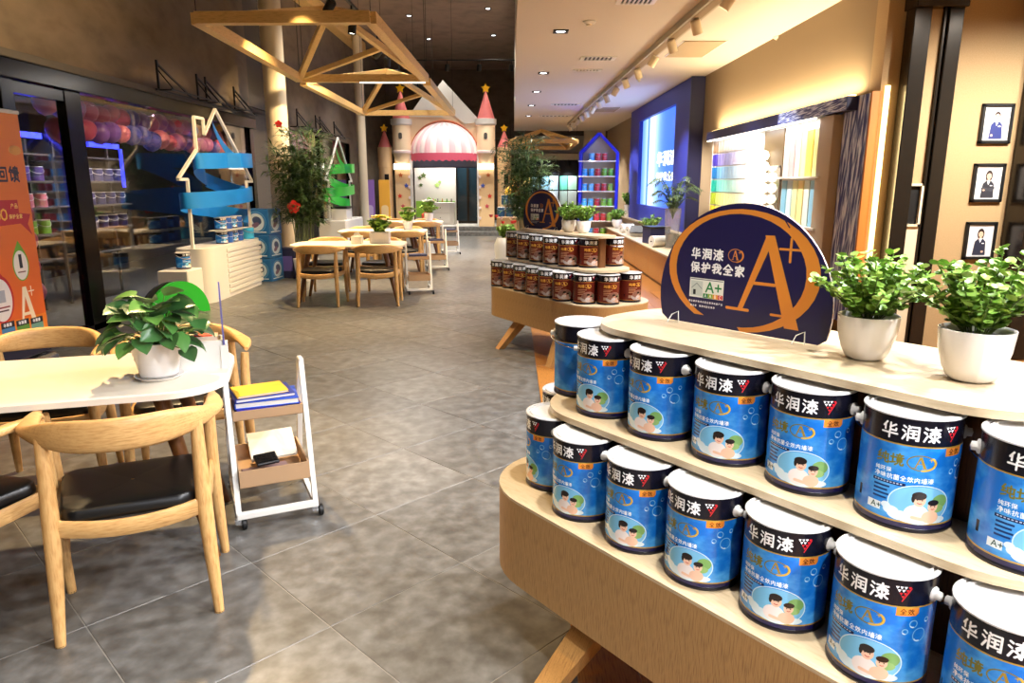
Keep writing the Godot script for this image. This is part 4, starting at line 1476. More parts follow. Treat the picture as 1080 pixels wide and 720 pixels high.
# ---------------------------------------------------------------- window side
func bamboo(called: String, at: Vector3, h: float, spread: float, sd: int, label: String, canes := 12) -> Node3D:
	var g := RandomNumberGenerator.new()
	g.seed = sd
	var t := thing(called, label, "plant", at)
	part(t, "pot", MB.new().lathe([Vector2(0.001, 0), Vector2(0.15, 0), Vector2(0.2, 0.34), Vector2(0.18, 0.34), Vector2(0.175, 0.3), Vector2(0.001, 0.3)], 24, true), M.pot)
	var st := MB.new()
	st.colored = true
	var lf := MB.new()
	lf.colored = true
	for k in canes:
		var az := TAU * k * 0.382 + g.randfn() * 0.2
		var base := Vector3(sin(az), 0, cos(az)) * 0.13 * sqrt((k + 0.5) / canes) + Vector3(0, 0.28, 0)
		var hh := h * g.randf_range(0.72, 1.0)
		var top := base + Vector3(sin(az) * spread * 0.45 * g.randf_range(0.3, 1.0), hh - 0.28, cos(az) * spread * 0.45 * g.randf_range(0.3, 1.0))
		var path := []
		for j in 8:
			var u := j / 7.0
			path.append(base.lerp(top, u) + (top - base) * Vector3(1, 0, 1) * (u * u - u) * 0.9)
		st.col = Color(0.20, 0.24, 0.10)
		st.sweep(path, [Vector2(0.008, 0.008)], 6)
		for j in 12:
			var u := lerpf(0.40, 1.0, j / 11.0)
			var o: Vector3 = base.lerp(top, u) + (top - base) * Vector3(1, 0, 1) * (u * u - u) * 0.9
			for b in 4:
				var a2 := g.randf() * TAU
				var tw := o + Vector3(sin(a2), g.randf_range(0.0, 0.5), cos(a2)) * spread * g.randf_range(0.2, 0.42)
				st.col = Color(0.10, 0.16, 0.05)
				st.sweep([o, tw], [Vector2(0.003, 0.003)], 3)
				for l in 7:
					var s: Vector3 = o.lerp(tw, 0.25 + 0.12 * l)
					var d := (Vector3(g.randfn(), g.randf_range(-0.7, 0.3), g.randfn()) + (tw - o).normalized() * 1.2).normalized()
					var w := d.cross(Vector3.UP).normalized() * 0.014
					var ln := g.randf_range(0.12, 0.2)
					var v := g.randf()
					lf.col = Color(0.04, 0.085, 0.02).lerp(Color(0.065, 0.125, 0.03), v)
					var q := lf.p(s)
					lf.p(s + d * ln * 0.4 + w)
					lf.p(s + d * ln * 0.4 - w)
					lf.p(s + d * ln + Vector3(0, -0.03, 0))
					lf.tri(q, q + 1, q + 2)
					lf.tri(q + 1, q + 3, q + 2)
	var sm := mat(Color.WHITE, 0.5)
	sm.vertex_color_use_as_albedo = true
	part(t, "canes", st, sm)
	part(t, "foliage", lf, M.leaf_dark)
	return t


func ribbon(parent: Node3D, m: Material, h: float, r0: float, r1: float, turns: float, w: float, at: Vector3, a0: float, sx := 1.0) -> void:
	# a band wound into a cone, narrow at the top; sx flattens it toward the wall
	# front passes run level, the passes behind drop
	var rows := []
	var inner := []
	var keys := [[0.0, 1.0], [0.5, 0.60], [1.5, 0.56], [2.5, 0.25], [3.5, 0.2], [4.5, 0.0]]
	var n := 120
	for k in n + 1:
		var u := k / float(n)
		var a := PI * 1.5 - u * TAU * turns
		var drop := 0.0
		for q in 5:
			var span: float = (u * 4.5 - keys[q][0]) / (keys[q + 1][0] - keys[q][0])
			if span >= 0.0:
				drop = 1.0 - lerpf(keys[q][1], keys[q + 1][1], smoothstep(0.0, 1.0, minf(span, 1.0)))
		var left := lerpf(r0, r1 * 1.2, u) if cos(a) > 0.0 else lerpf(r1, r1 * 0.85, u)
		var r := left * minf(1.0, 0.15 + u * 6.0)
		var ww := w * minf(1.0, 0.3 + u * 5.0)
		var c := at + Vector3(sin(a) * absf(r) * sx, h * (1.0 - drop), cos(a) * r)
		var o := Vector3(sin(a), 0, cos(a) * 0.3) * 0.004
		rows.append([c + o, c + o + Vector3(0, ww, 0)])
		inner.append([c - o + Vector3(0, ww, 0), c - o])
	var b := MB.new()
	b.grid(rows)
	b.grid(inner)
	part(parent, "ribbon", b, m)


func can_small(at: Vector3, turn: float, body: Material, label: String, group: String, r := 0.07, h := 0.16) -> void:
	var t := thing("paint_can", label, "paint can", at, turn, group)
	part(t, "body", MB.new().lathe([Vector2(r * 0.9, 0.0), Vector2(r, 0.003), Vector2(r, h - 0.008)], 16, false, Vector3.ZERO, 0.0, h), body)
	part(t, "lid", MB.new().lathe([Vector2(r, h - 0.01), Vector2(r + 0.002, h - 0.004), Vector2(r - 0.004, h), Vector2(r - 0.012, h - 0.004), Vector2(0.001, h - 0.004)], 16, true), M.can_white)
	var path := []
	for k in 9:
		var a := PI * k / 8.0
		path.append(Vector3(cos(a) * (r + 0.006), h - 0.03 - 0.05 * sin(a), sin(a) * (r + 0.006)))
	part(t, "bail", MB.new().sweep(path, [Vector2(0.003, 0.003)], 5), M.can_white)


func house_frame(at: Vector3, m: Material, rm: Material, label: String, s := 1.0, extras := true) -> void:
	# white tube outline of a house with a chimney, a cone of ribbon wound through it; runs along the wall
	var t := thing("ribbon_house", label, "display frame", at)
	var pts := [[-1.05, 0.0], [-1.02, 0.85], [-1.28, 0.85], [-0.68, 1.22]]
	if extras:
		pts += [[-0.68, 1.62], [-0.40, 1.62], [-0.40, 1.42]]
	pts += [[0.02, 1.78], [1.22, 0.83], [0.98, 0.83], [1.02, 0.0]]
	for k in pts.size() - 1:
		var a := Vector3(0, pts[k][1] * s, -pts[k][0] * s)
		var b := Vector3(0, pts[k + 1][1] * s, -pts[k + 1][0] * s)
		part(t, "tube", MB.new().bar(a, b, 0.034 * s, 0.034 * s, Vector3.RIGHT), m)
	ribbon(t, rm, 1.36 * s, 0.35 * s, 1.1 * s, 2.25, 0.2 * s, Vector3(0, 0.22 * s, 0.0), 1.2, 0.24)


func build_left_side() -> void:
	# white plinth with the blue ribbon house
	var t := thing("display_plinth", "white slatted plinth below the blue ribbon house", "plinth", P(-4.02, 0, 9.95))
	var m := MB.new()
	m.x = flat(0.0, Vector3.ZERO)
	m.prism(rounded([Vector2(-0.26, -0.98), Vector2(0.2, -0.98), Vector2(0.2, 0.98), Vector2(-0.26, 0.98)], [0.16], 8), 0.0, 0.70, true, true, 0.006)
	part(t, "body", m, M.white)
	for k in 9:
		part(t, "slat", MB.new().cbox(Vector3(0.205, 0.08 + k * 0.068, -0.25), Vector3(0.012, 0.05, 1.3), 0.003), M.white)
	house_frame(P(-4.02, 0.70, 10.05), M.white_gloss, M.ribbon_blue, "white house outline with a blue ribbon spiral on the slatted plinth")
	var g := "blue cans on the slatted plinth"
	var blues := mat(rgb(44, 92, 176), 0.3)
	for r in 2:
		for k in 4:
			can_small(P(-3.95, 0.703 + r * 0.19, 9.75 + k * 0.19), 60, blues if k % 2 else M.can_blue, "small blue can, %s of the %s row on the slatted plinth" % [["first", "second", "third", "fourth"][k], ["lower", "upper"][r]], g, 0.078, 0.16)
		if r == 0:
			solo("shelf_tray", MB.new().cbox(P(-3.95, 0.88, 10.03), Vector3(0.22, 0.012, 0.86), 0.002), M.clear if false else M.white, "thin white tray between the two rows of small blue cans", "tray")
	can_small(P(-3.92, 0.703, 10.66), 60, mat(rgb(60, 170, 220), 0.3), "light blue can at the end of the slatted plinth", "", 0.085, 0.17)
	# small step with a green half disc and a can
	t = thing("display_step", "low white step beside the slatted plinth", "plinth", P(-4.05, 0, 8.66))
	part(t, "body", MB.new().cbox(Vector3(0, 0.24, 0), Vector3(0.36, 0.48, 0.42), 0.01), M.white)
	can_small(P(-4.02, 0.483, 8.7), 60, M.can_blue, "blue can on the low white step", "", 0.085, 0.2)
	var half := PackedVector2Array()
	for k in 21:
		half.append(Vector2(cos(PI * k / 20.0), sin(PI * k / 20.0)) * 0.40)
	t = thing("green_arch", "green half-disc panel standing in front of the low white step", "panel", P(-3.86, 0, 8.15), 62)
	part(t, "panel", MB.new().prism(half, -0.02, 0.02, false), M.green)
	part(t, "backing", MB.new().prism(half, -0.05, -0.022, false), M.black, Vector3(-0.09, 0, 0))
	# cartons beyond the plinth
	var bp := printed(box_print(), 0.4)
	for q in [[0.0, 11.3, 0.36, "bottom"], [0.36, 11.3, 0.36, "middle"], [0.72, 11.34, 0.40, "top"]]:
		var c := thing("paint_carton", "blue carton with pale disc, %s of the stack beyond the slatted plinth" % q[3], "carton", P(-3.93, q[0], q[1]), -8, "blue cartons")
		part(c, "box", MB.new().cbox(Vector3(0, q[2] / 2 - 0.003, 0), Vector3(0.42, q[2] - 0.006, 0.42), 0.004), mat(rgb(46, 110, 176), 0.45))
		for b in 2:
			part(c, "print", MB.new().quad(Vector3(-0.19, 0.02, 0.2115), Vector3(0.19, 0.02, 0.2115), Vector3(0.19, q[2] - 0.03, 0.2115), Vector3(-0.19, q[2] - 0.03, 0.2115)), bp).rotation.y = PI / 2 * b
	var nc := thing("paint_carton", "dark navy carton on the floor next to the blue stack", "carton", P(-3.62, 0, 11.62), -6)
	part(nc, "box", MB.new().cbox(Vector3(0, 0.24, 0), Vector3(0.3, 0.48, 0.3), 0.004), M.navy)
	part(nc, "print", MB.new().quad(Vector3(-0.1, 0.12, 0.152), Vector3(0.1, 0.12, 0.152), Vector3(0.1, 0.36, 0.152), Vector3(-0.1, 0.36, 0.152)), mat(rgb(90, 80, 160), 0.5))
	# round columns
	for q in [[-3.80, 12.0, 0.17, "white round column beside the tall bamboo"], [-4.0, 19.6, 0.12, "white round column near the castle"]]:
		var c := thing("column", q[3], "column", P(q[0], 0, q[1]))
		part(c, "shaft", MB.new().lathe([Vector2(q[2], 0.12), Vector2(q[2], 5.4)], 32), M.cream)
		part(c, "base", MB.new().lathe([Vector2(q[2] + 0.02, 0.0), Vector2(q[2] + 0.02, 0.12), Vector2(q[2], 0.12)], 32, true), M.grey_wall)
	var fe := thing("fire_extinguisher", "red fire extinguisher on the floor by the round column", "extinguisher", P(-3.4, 0, 11.75))
	part(fe, "cylinder", MB.new().lathe([Vector2(0.001, 0), Vector2(0.065, 0), Vector2(0.07, 0.02), Vector2(0.07, 0.36), Vector2(0.045, 0.43), Vector2(0.022, 0.45)], 20, false), mat(rgb(190, 24, 20), 0.3))
	part(fe, "valve", MB.new().lathe([Vector2(0.022, 0.45), Vector2(0.02, 0.5), Vector2(0.001, 0.5)], 10, true), M.black)
	part(fe, "handle", MB.new().box(Vector3(0.04, 0.52, 0), Vector3(0.12, 0.02, 0.02)).box(Vector3(0.04, 0.48, 0), Vector3(0.1, 0.015, 0.02)), M.black)
	var hr := mat(rgb(200, 30, 24), 0.5)
	for q in [[-3.62, 2.4, 11.5, 0.03], [-3.3, 1.15, 10.95, 0.055]]:
		var rib := MB.new()
		for k in 5:
			rib.x = Transform3D(Basis(Vector3.FORWARD, TAU * k / 5.0), Vector3.ZERO)
			leaf_disc(rib, Vector3.ZERO, Vector3(0, 1, 0), Vector3(0, 0, 1), q[3])
		solo("red_rosette", rib, hr, "red ribbon rosette %s the tall bamboo" % ("at the tip of" if q[3] < 0.04 else "tied round"), "rosette", P(q[0], q[1], q[2]))
	bamboo("bamboo", P(-3.27, 0, 11.3), 2.3, 0.72, 91, "tall bamboo in a white pot beside the round column", 16)
	# second ribbon house, green
	t = thing("display_plinth", "white plinth below the green ribbon house", "plinth", P(-3.9, 0, 16.5))
	part(t, "body", MB.new().cbox(Vector3(0, 0.36, 0), Vector3(0.6, 0.72, 1.8), 0.02), M.white)
	part(t, "kick_board", MB.new().box(Vector3(0.02, 0.04, 0), Vector3(0.57, 0.08, 1.7)), M.grey_wall)
	house_frame(P(-3.9, 0.72, 16.5), M.white_gloss, M.ribbon_green, "white house outline with a green ribbon spiral behind the bamboo", 1.0, false)
	t = thing("book_crate", "black and white crate on the plinth of the green ribbon house", "crate", P(-3.8, 0.72, 16.1))
	part(t, "case", MB.new().cbox(Vector3(0, 0.12, 0), Vector3(0.34, 0.24, 0.5), 0.006), M.white)
	part(t, "lid", MB.new().cbox(Vector3(0, 0.26, 0), Vector3(0.36, 0.05, 0.52), 0.006), M.black)
	# black wire house rows over the window
	for q in [[8.95, 12.4], [14.6, 18.9]]:
		t = thing("wire_roofline", "black wire roofline decoration above the %s shop window" % ("first" if q[0] < 10 else "second"), "decoration", P(-4.25, 2.60, q[0]))
		var l: float = q[1] - q[0]
		part(t, "base_wire", MB.new().bar(Vector3(0, 0.0, 0), Vector3(0, 0.0, -l), 0.02, 0.02).bar(Vector3(0.18, 0.0, 0), Vector3(0.18, 0.0, -l), 0.016, 0.016), M.black)
		for k in 4:
			var z: float = -l * [0.02, 0.34, 0.42, 0.72][k]
			var w := MB.new().bar(Vector3(0, 0, z), Vector3(0, 0.34, z), 0.024, 0.024, Vector3.RIGHT)
			w.bar(Vector3(0, 0.30, z), Vector3(0, 0.0, z - l * 0.27), 0.02, 0.02)
			w.bar(Vector3(-0.15, 0.0, z), Vector3(0.18, 0.0, z), 0.016, 0.016).bar(Vector3(0.18, 0.0, z), Vector3(0, 0.24, z), 0.014, 0.014)
			part(t, "gable_wire", w, M.black)
	# roll-up banner
	t = thing("rollup_banner", "orange roll-up banner beside the shop window", "banner", P(-3.95, 0, 5.74), 88)
	part(t, "print", MB.new().quad(Vector3(-0.62, 0.12, 0.006), Vector3(0.18, 0.12, 0.006), Vector3(0.18, 2.04, 0.006), Vector3(-0.62, 2.04, 0.006)), printed(banner_print(), 0.5))
	part(t, "sheet", MB.new().box(Vector3(-0.22, 1.08, 0), Vector3(0.8, 1.92, 0.006)), M.white)
	part(t, "top_rail", MB.new().cbox(Vector3(-0.22, 2.05, 0.002), Vector3(0.82, 0.03, 0.025), 0.005), M.white)
	part(t, "base", MB.new().cbox(Vector3(-0.22, 0.05, 0), Vector3(0.84, 0.1, 0.12), 0.02), M.chrome)
	part(t, "pole", MB.new().box(Vector3(-0.22, 1.08, -0.03), Vector3(0.02, 1.96, 0.02)), M.chrome)
	# annexe: shelves and balloons behind the glass
	var cols := [rgb(120, 170, 60), rgb(90, 150, 60), rgb(84, 60, 130), rgb(190, 110, 130)]
	for u in 2:
		var f0: float = [7.9, 9.6][u]
		t = thing("annexe_shelf", "white wall shelves with %s behind the shop window" % ["green cans", "dark cans"][u], "shelf", P(-5.5, 0, f0))
		for k in 5:
			part(t, "board", MB.new().box(Vector3(0, 0.62 + k * 0.3, 0), Vector3(0.3, 0.02, 1.2)), M.grey_wall)
		for z in [-0.6, 0.6]:
			part(t, "upright", MB.new().box(Vector3(-0.13, 1.0, z), Vector3(0.03, 2.0, 0.03)), M.grey_wall)
		for k in 3:
			for j in 5:
				can_small(P(-5.46, 0.93 + k * 0.3 + 0.002, f0 - 0.48 + j * 0.24), 60, mat(cols[(2 - k + (0 if j < 3 else 2)) % 4] if u == 0 else rgb(40, 46, 96), 0.4), "small can %d along the %s annexe board with %s" % [j + 1, ["low", "middle", "high"][k], ["green cans", "dark cans"][u]], "cans behind the shop window", 0.075, 0.16)
	for q in [[7.3, 8.3, 2.02], [9.2, 9.9, 1.98]]:
		solo("led_strip", MB.new().box(P(-5.3, q[2], (q[0] + q[1]) / 2), Vector3(0.03, 0.06, q[1] - q[0])), M.led_blue, "blue light strip above the annexe shelf %s" % ("with green cans" if q[0] < 8 else "with dark cans"), "light strip")
	solo("led_strip", MB.new().box(P(-5.3, 1.7, 9.95), Vector3(0.03, 0.5, 0.03)), M.led_blue, "upright blue light strip at the end of the annexe shelf", "light strip")
	var pinks := [mat(rgb(216, 96, 140), 0.3), mat(rgb(190, 110, 170), 0.3), mat(rgb(120, 80, 180), 0.3), mat(rgb(228, 130, 160), 0.3), mat(rgb(80, 80, 180), 0.3)]
	var bm := MB.new().lathe([Vector2(0.012, -1.12), Vector2(0.03, -1.06), Vector2(0.12, -1.0), Vector2(0.5, -0.84), Vector2(0.82, -0.5), Vector2(0.98, -0.05), Vector2(0.95, 0.4), Vector2(0.72, 0.75), Vector2(0.38, 0.95), Vector2(0.01, 1.0)], 18, false).mesh()
	var gr := RandomNumberGenerator.new()
	gr.seed = 4
	for k in 46:
		var s := gr.randf_range(0.105, 0.128)
		var at := P(-4.72 - (k % 2) * 0.16, 2.06 + (k % 2) * 0.24 + gr.randf_range(-0.03, 0.03), 7.7 + (k / 2) * 0.245 + (k % 2) * 0.1)
		var ci := gr.randi() % 5
		if k >= 36:
			var j := k - 36
			at = P(-4.75 - 0.1 * (j % 2), 0.16 + (j / 2) * 0.26, 6.85 + 0.27 * (j % 2))
			ci = 0
		var b := solo("balloon", bm, pinks[ci], "%s balloon in the %s behind the shop window" % [["rose pink", "mauve", "violet", "pale pink", "blue"][ci], "low bunch" if k >= 36 else "high garland"], "balloon", at, gr.randf() * 360.0, "balloons behind the shop window")
		b.scale = Vector3(s, s, s)
		b.rotation.x = gr.randf_range(-0.8, 0.8)
	for k in 4:
		spotlight(P(-5.0, 2.55, 8.3 + k * 0.95), P(-5.1, 1.2, 8.3 + k * 0.95), 1.8, 60, COOL, M.black, "small black spotlight behind the shop window", "annexe spots", 0.05, 0.15)


# ---------------------------------------------------------------- hanging timber
func truss(label: String, base: Array, apex: Vector3, s: float, skip_near: bool, drop: float) -> Node3D:
	var t := thing("timber_frame", label, "hanging frame", base[0])
	var o: Vector3 = base[0]
	for k in 4:
		if skip_near and k == 0:
			continue
		part(t, "base_beam", MB.new().bar(base[k] - o, base[(k + 1) % 4] - o, s, s), M.pine_x if k % 2 == 0 else M.pine_z)
	for k in 4:
		part(t, "hip_beam", MB.new().bar(base[k] - o, apex - o, s * 0.7, s * 0.7), M.pine_z)
	part(t, "brace", MB.new().bar(base[3] - o, (apex + base[2]) / 2.0 - o, s * 0.6, s * 0.6), M.pine_x)
	for k in 4:
		part(t, "cord", MB.new().bar(base[k] - o, Vector3(base[k].x, drop, base[k].z) - o, 0.006, 0.006, Vector3.RIGHT), M.black)
	return t


func build_trusses() -> void:
	var t := truss("long pyramid frame of pale timber hanging over the first tables", [P(-2.94, 3.0, 7.12), P(-1.31, 3.0, 7.08), P(-1.27, 3.0, 11.0), P(-3.11, 3.0, 11.0)], P(-2.14, 3.49, 8.95), 0.105, false, 5.4)
	var o := t.position
	part(t, "light_strip", MB.new().box(P(-1.75, 2.945, 11.0) - o, Vector3(0.95, 0.014, 0.06)), M.led_white)
	area(t, P(-1.75, 2.93, 11.0) - o, P(-1.75, 0, 11.0) - o, 0.95, 0.06, 3.0, NEUTRAL)
	truss("pale timber pyramid frame hanging between the first frame and the castle", [P(-3.11, 2.98, 11.2), P(-1.27, 2.98, 11.2), P(-1.29, 3.0, 16.2), P(-3.25, 3.0, 16.2)], P(-2.25, 3.47, 13.5), 0.11, true, 5.4)
	truss("pale timber frame hanging below the far end of the white ceiling", [P(-0.05, 2.62, 20.0), P(1.75, 2.62, 20.0), P(1.75, 2.58, 23.0), P(-0.05, 2.58, 23.0)], P(0.85, 3.0, 21.4), 0.11, false, 3.18)
	# black track above the tables
	t = thing("track_rail", "black lighting track above the row of tables", "track", P(-1.95, 3.62, 9.5))
	part(t, "rail", MB.new().cbox(Vector3.ZERO, Vector3(0.04, 0.03, 19.0), 0.003), M.black)
	for k in 6:
		part(t, "cord", MB.new().bar(Vector3(0, 0, -9.0 + k * 3.6), Vector3(0, 1.78, -9.0 + k * 3.6), 0.005, 0.005, Vector3.RIGHT), M.black)
	t = thing("track_rail", "black lighting rail across the ceiling before the castle", "track", P(-1.3, 4.72, 20.2))
	part(t, "rail", MB.new().cbox(Vector3.ZERO, Vector3(3.2, 0.03, 0.04), 0.003), M.black)
	for x in [-1.5, 1.5]:
		part(t, "cord", MB.new().bar(Vector3(x, 0, 0), Vector3(x, 0.68, 0), 0.008, 0.008, Vector3.RIGHT), M.black)


# ---------------------------------------------------------------- right side
func build_right_side() -> void:
	# low counter along the wall
	var t := thing("wall_counter", "long low wooden counter under the blue board", "counter", P(2.66, 0, 15.5))
	part(t, "body", MB.new().box(Vector3(0, 0.24, 0), Vector3(0.84, 0.48, 13.0)), M.brown_wood)
	part(t, "counter_top", MB.new().cbox(Vector3(-0.02, 0.49, 0), Vector3(0.9, 0.03, 13.0), 0.004), M.laminate)
	for k in 10:
		part(t, "door", MB.new().cbox(Vector3(-0.43, 0.25, 5.85 - k * 1.3), Vector3(0.02, 0.42, 1.285), 0.003), M.counter)
	part(t, "back_ledge", MB.new().cbox(Vector3(0.28, 0.67, 0), Vector3(0.28, 0.03, 12.6), 0.003), M.laminate)
	part(t, "ledge_support", MB.new().box(Vector3(0.32, 0.58, 0), Vector3(0.16, 0.16, 12.4)), M.brown_wood)
	# blue board with lit screen
	t = thing("brand_board", "tall blue wall board with a glowing lettered screen", "board", P(2.985, 0, 15.0))
	var fb := MB.new()
	fb.box(Vector3(0, 3.02, 0), Vector3(0.2, 0.3, 5.9)).box(Vector3(0, 0.86, 0), Vector3(0.2, 0.36, 5.9))
	fb.box(Vector3(0, 1.955, 2.42), Vector3(0.2, 1.83, 1.06)).box(Vector3(0, 1.955, -2.35), Vector3(0.2, 1.83, 1.2))
	part(t, "surround", fb, M.blue_wall)
	part(t, "edge", MB.new().box(Vector3(0, 1.92, 2.98), Vector3(0.22, 2.5, 0.06)), M.navy)
	var scr := mat(Color.BLACK, 0.4)
	scr.emission_enabled = true
	scr.emission = Color.BLACK
	scr.emission_texture = screen_print()
	scr.emission_energy_multiplier = 1.5
	part(t, "screen", MB.new().quad(Vector3(-0.02, 1.04, -1.75), Vector3(-0.02, 1.04, 1.89), Vector3(-0.02, 2.87, 1.89), Vector3(-0.02, 2.87, -1.75)), scr)
	area(t, Vector3(-0.16, 1.95, 0.1), Vector3(-3, 1.95, 0.1), 3.4, 1.7, 4.0, Color(0.55, 0.7, 1.0), Vector3.BACK)
	# things on the counter
	potted_shrub(P(2.42, 0.505, 16.6), 0, 1.7, 101, "round green plant on the low counter below the blue board")
	potted_shrub(P(2.50, 0.505, 12.9), 40, 1.7, 102, "round green plant on the low counter next to the dark box")
	t = thing("sample_box", "dark navy box on the low counter", "box", P(2.45, 0.505, 12.2), 10)
	part(t, "case", MB.new().cbox(Vector3(0, 0.13, 0), Vector3(0.34, 0.26, 0.4), 0.006), M.navy)
	part(t, "lid", MB.new().cbox(Vector3(0, 0.275, 0), Vector3(0.36, 0.03, 0.42), 0.006), M.black)
	for q in [[2.38, 14.9, "leaning flat"], [2.42, 14.3, "beside the dark screen"], [2.36, 11.5, "next to the navy box"]]:
		t = thing("paint_roll", "white roll %s on the low counter" % q[2], "roll", P(q[0], 0.505, q[1]), 20)
		var rl := MB.new()
		rl.x = Transform3D(Basis(Vector3.FORWARD, PI / 2), Vector3(-0.14, 0.09, 0))
		rl.lathe([Vector2(0.02, 0), Vector2(0.09, 0.0), Vector2(0.09, 0.28), Vector2(0.02, 0.28), Vector2(0.02, 0)], 18, true)
		part(t, "roll", rl, M.white)
		part(t, "core", MB.new().box(Vector3(0, 0.09, 0), Vector3(0.30, 0.02, 0.02)), M.grey_wall)
	t = thing("tablet_stand", "small slanted screen on a white stand on the low counter", "tablet", P(2.42, 0.505, 13.8), -20)
	part(t, "stand", MB.new().cbox(Vector3(0, 0.06, -0.04), Vector3(0.3, 0.12, 0.2), 0.01), M.white)
	part(t, "screen", MB.new().cbox(Vector3(0, 0.14, 0.06), Vector3(0.28, 0.02, 0.2), 0.004, Basis(Vector3.RIGHT, 0.7)), M.black)
	t = thing("ledge_pot", "pale pot with grass on the ledge by the blue house shelf", "potted plant", P(2.9, 0.685, 17.95))
	part(t, "pot", MB.new().lathe([Vector2(0.001, 0), Vector2(0.1, 0), Vector2(0.12, 0.3), Vector2(0.1, 0.3)], 16, true), M.pot)
	part(t, "foliage", shrub_mesh(103, 16, 0.3, 0.2, 0.03), M.leaf_dark, Vector3(0, 0.28, 0))
	palm(P(2.52, 0.505, 11.3))
	colour_wall()
	portal()


func palm(at: Vector3) -> void:
	var t := thing("potted_palm", "dark green palm in a glass vase on the counter before the blue board", "palm", at)
	part(t, "vase", MB.new().lathe([Vector2(0.001, 0.0), Vector2(0.10, 0.0), Vector2(0.115, 0.3), Vector2(0.13, 0.62), Vector2(0.12, 0.62), Vector2(0.105, 0.3), Vector2(0.09, 0.02), Vector2(0.001, 0.02)], 24, false), M.clear)
	part(t, "pebbles", MB.new().lathe([Vector2(0.085, 0.025), Vector2(0.1, 0.22), Vector2(0.001, 0.24)], 16, false), M.grey_wall)
	var g := RandomNumberGenerator.new()
	g.seed = 111
	var lf := MB.new()
	lf.colored = true
	for k in 24:
		var az := TAU * k * 0.382
		var up := g.randf_range(0.35, 1.1)
		var ln := g.randf_range(0.36, 0.52)
		var d := Vector3(sin(az), 0, cos(az))
		var path := []
		for j in 9:
			var u := j / 8.0
			path.append(Vector3(0, 0.45, 0) + d * ln * u * (0.45 + 0.4 * u) + Vector3(0, up * u * 1.25 - up * 0.62 * u * u * u, 0))
		lf.col = Color(0.06, 0.11, 0.03)
		lf.sweep(path, [Vector2(0.005, 0.005)], 4)
		for j in range(2, 9):
			for h in 2:
				var u := j + h * 0.5 - 0.5
				var p0: Vector3 = path[int(u)].lerp(path[mini(8, int(u) + 1)], u - int(u))
				var tg: Vector3 = (path[mini(8, int(u) + 1)] - path[int(u)]).normalized() if int(u) < 8 else (path[8] - path[7]).normalized()
				for s in [-1.0, 1.0]:
					var sd: Vector3 = tg.cross(Vector3.UP).normalized() * s
					var dr: Vector3 = (sd + tg * 0.9 + Vector3(0, -0.25, 0)).normalized()
					var w: Vector3 = dr.cross(Vector3.UP).normalized() * 0.011
					var v := g.randf()
					lf.col = Color(0.05, 0.09, 0.03).lerp(Color(0.09, 0.13, 0.045), v)
					var l := 0.17 * (1.0 - 0.05 * j)
					var q := lf.p(p0)
					lf.p(p0 + dr * l * 0.4 + w)
					lf.p(p0 + dr * l * 0.4 - w)
					lf.p(p0 + dr * l + Vector3(0, -0.02, 0))
					lf.tri(q, q + 1, q + 2)
					lf.tri(q + 1, q + 3, q + 2)
	part(t, "fronds", lf, M.leaf_dark)


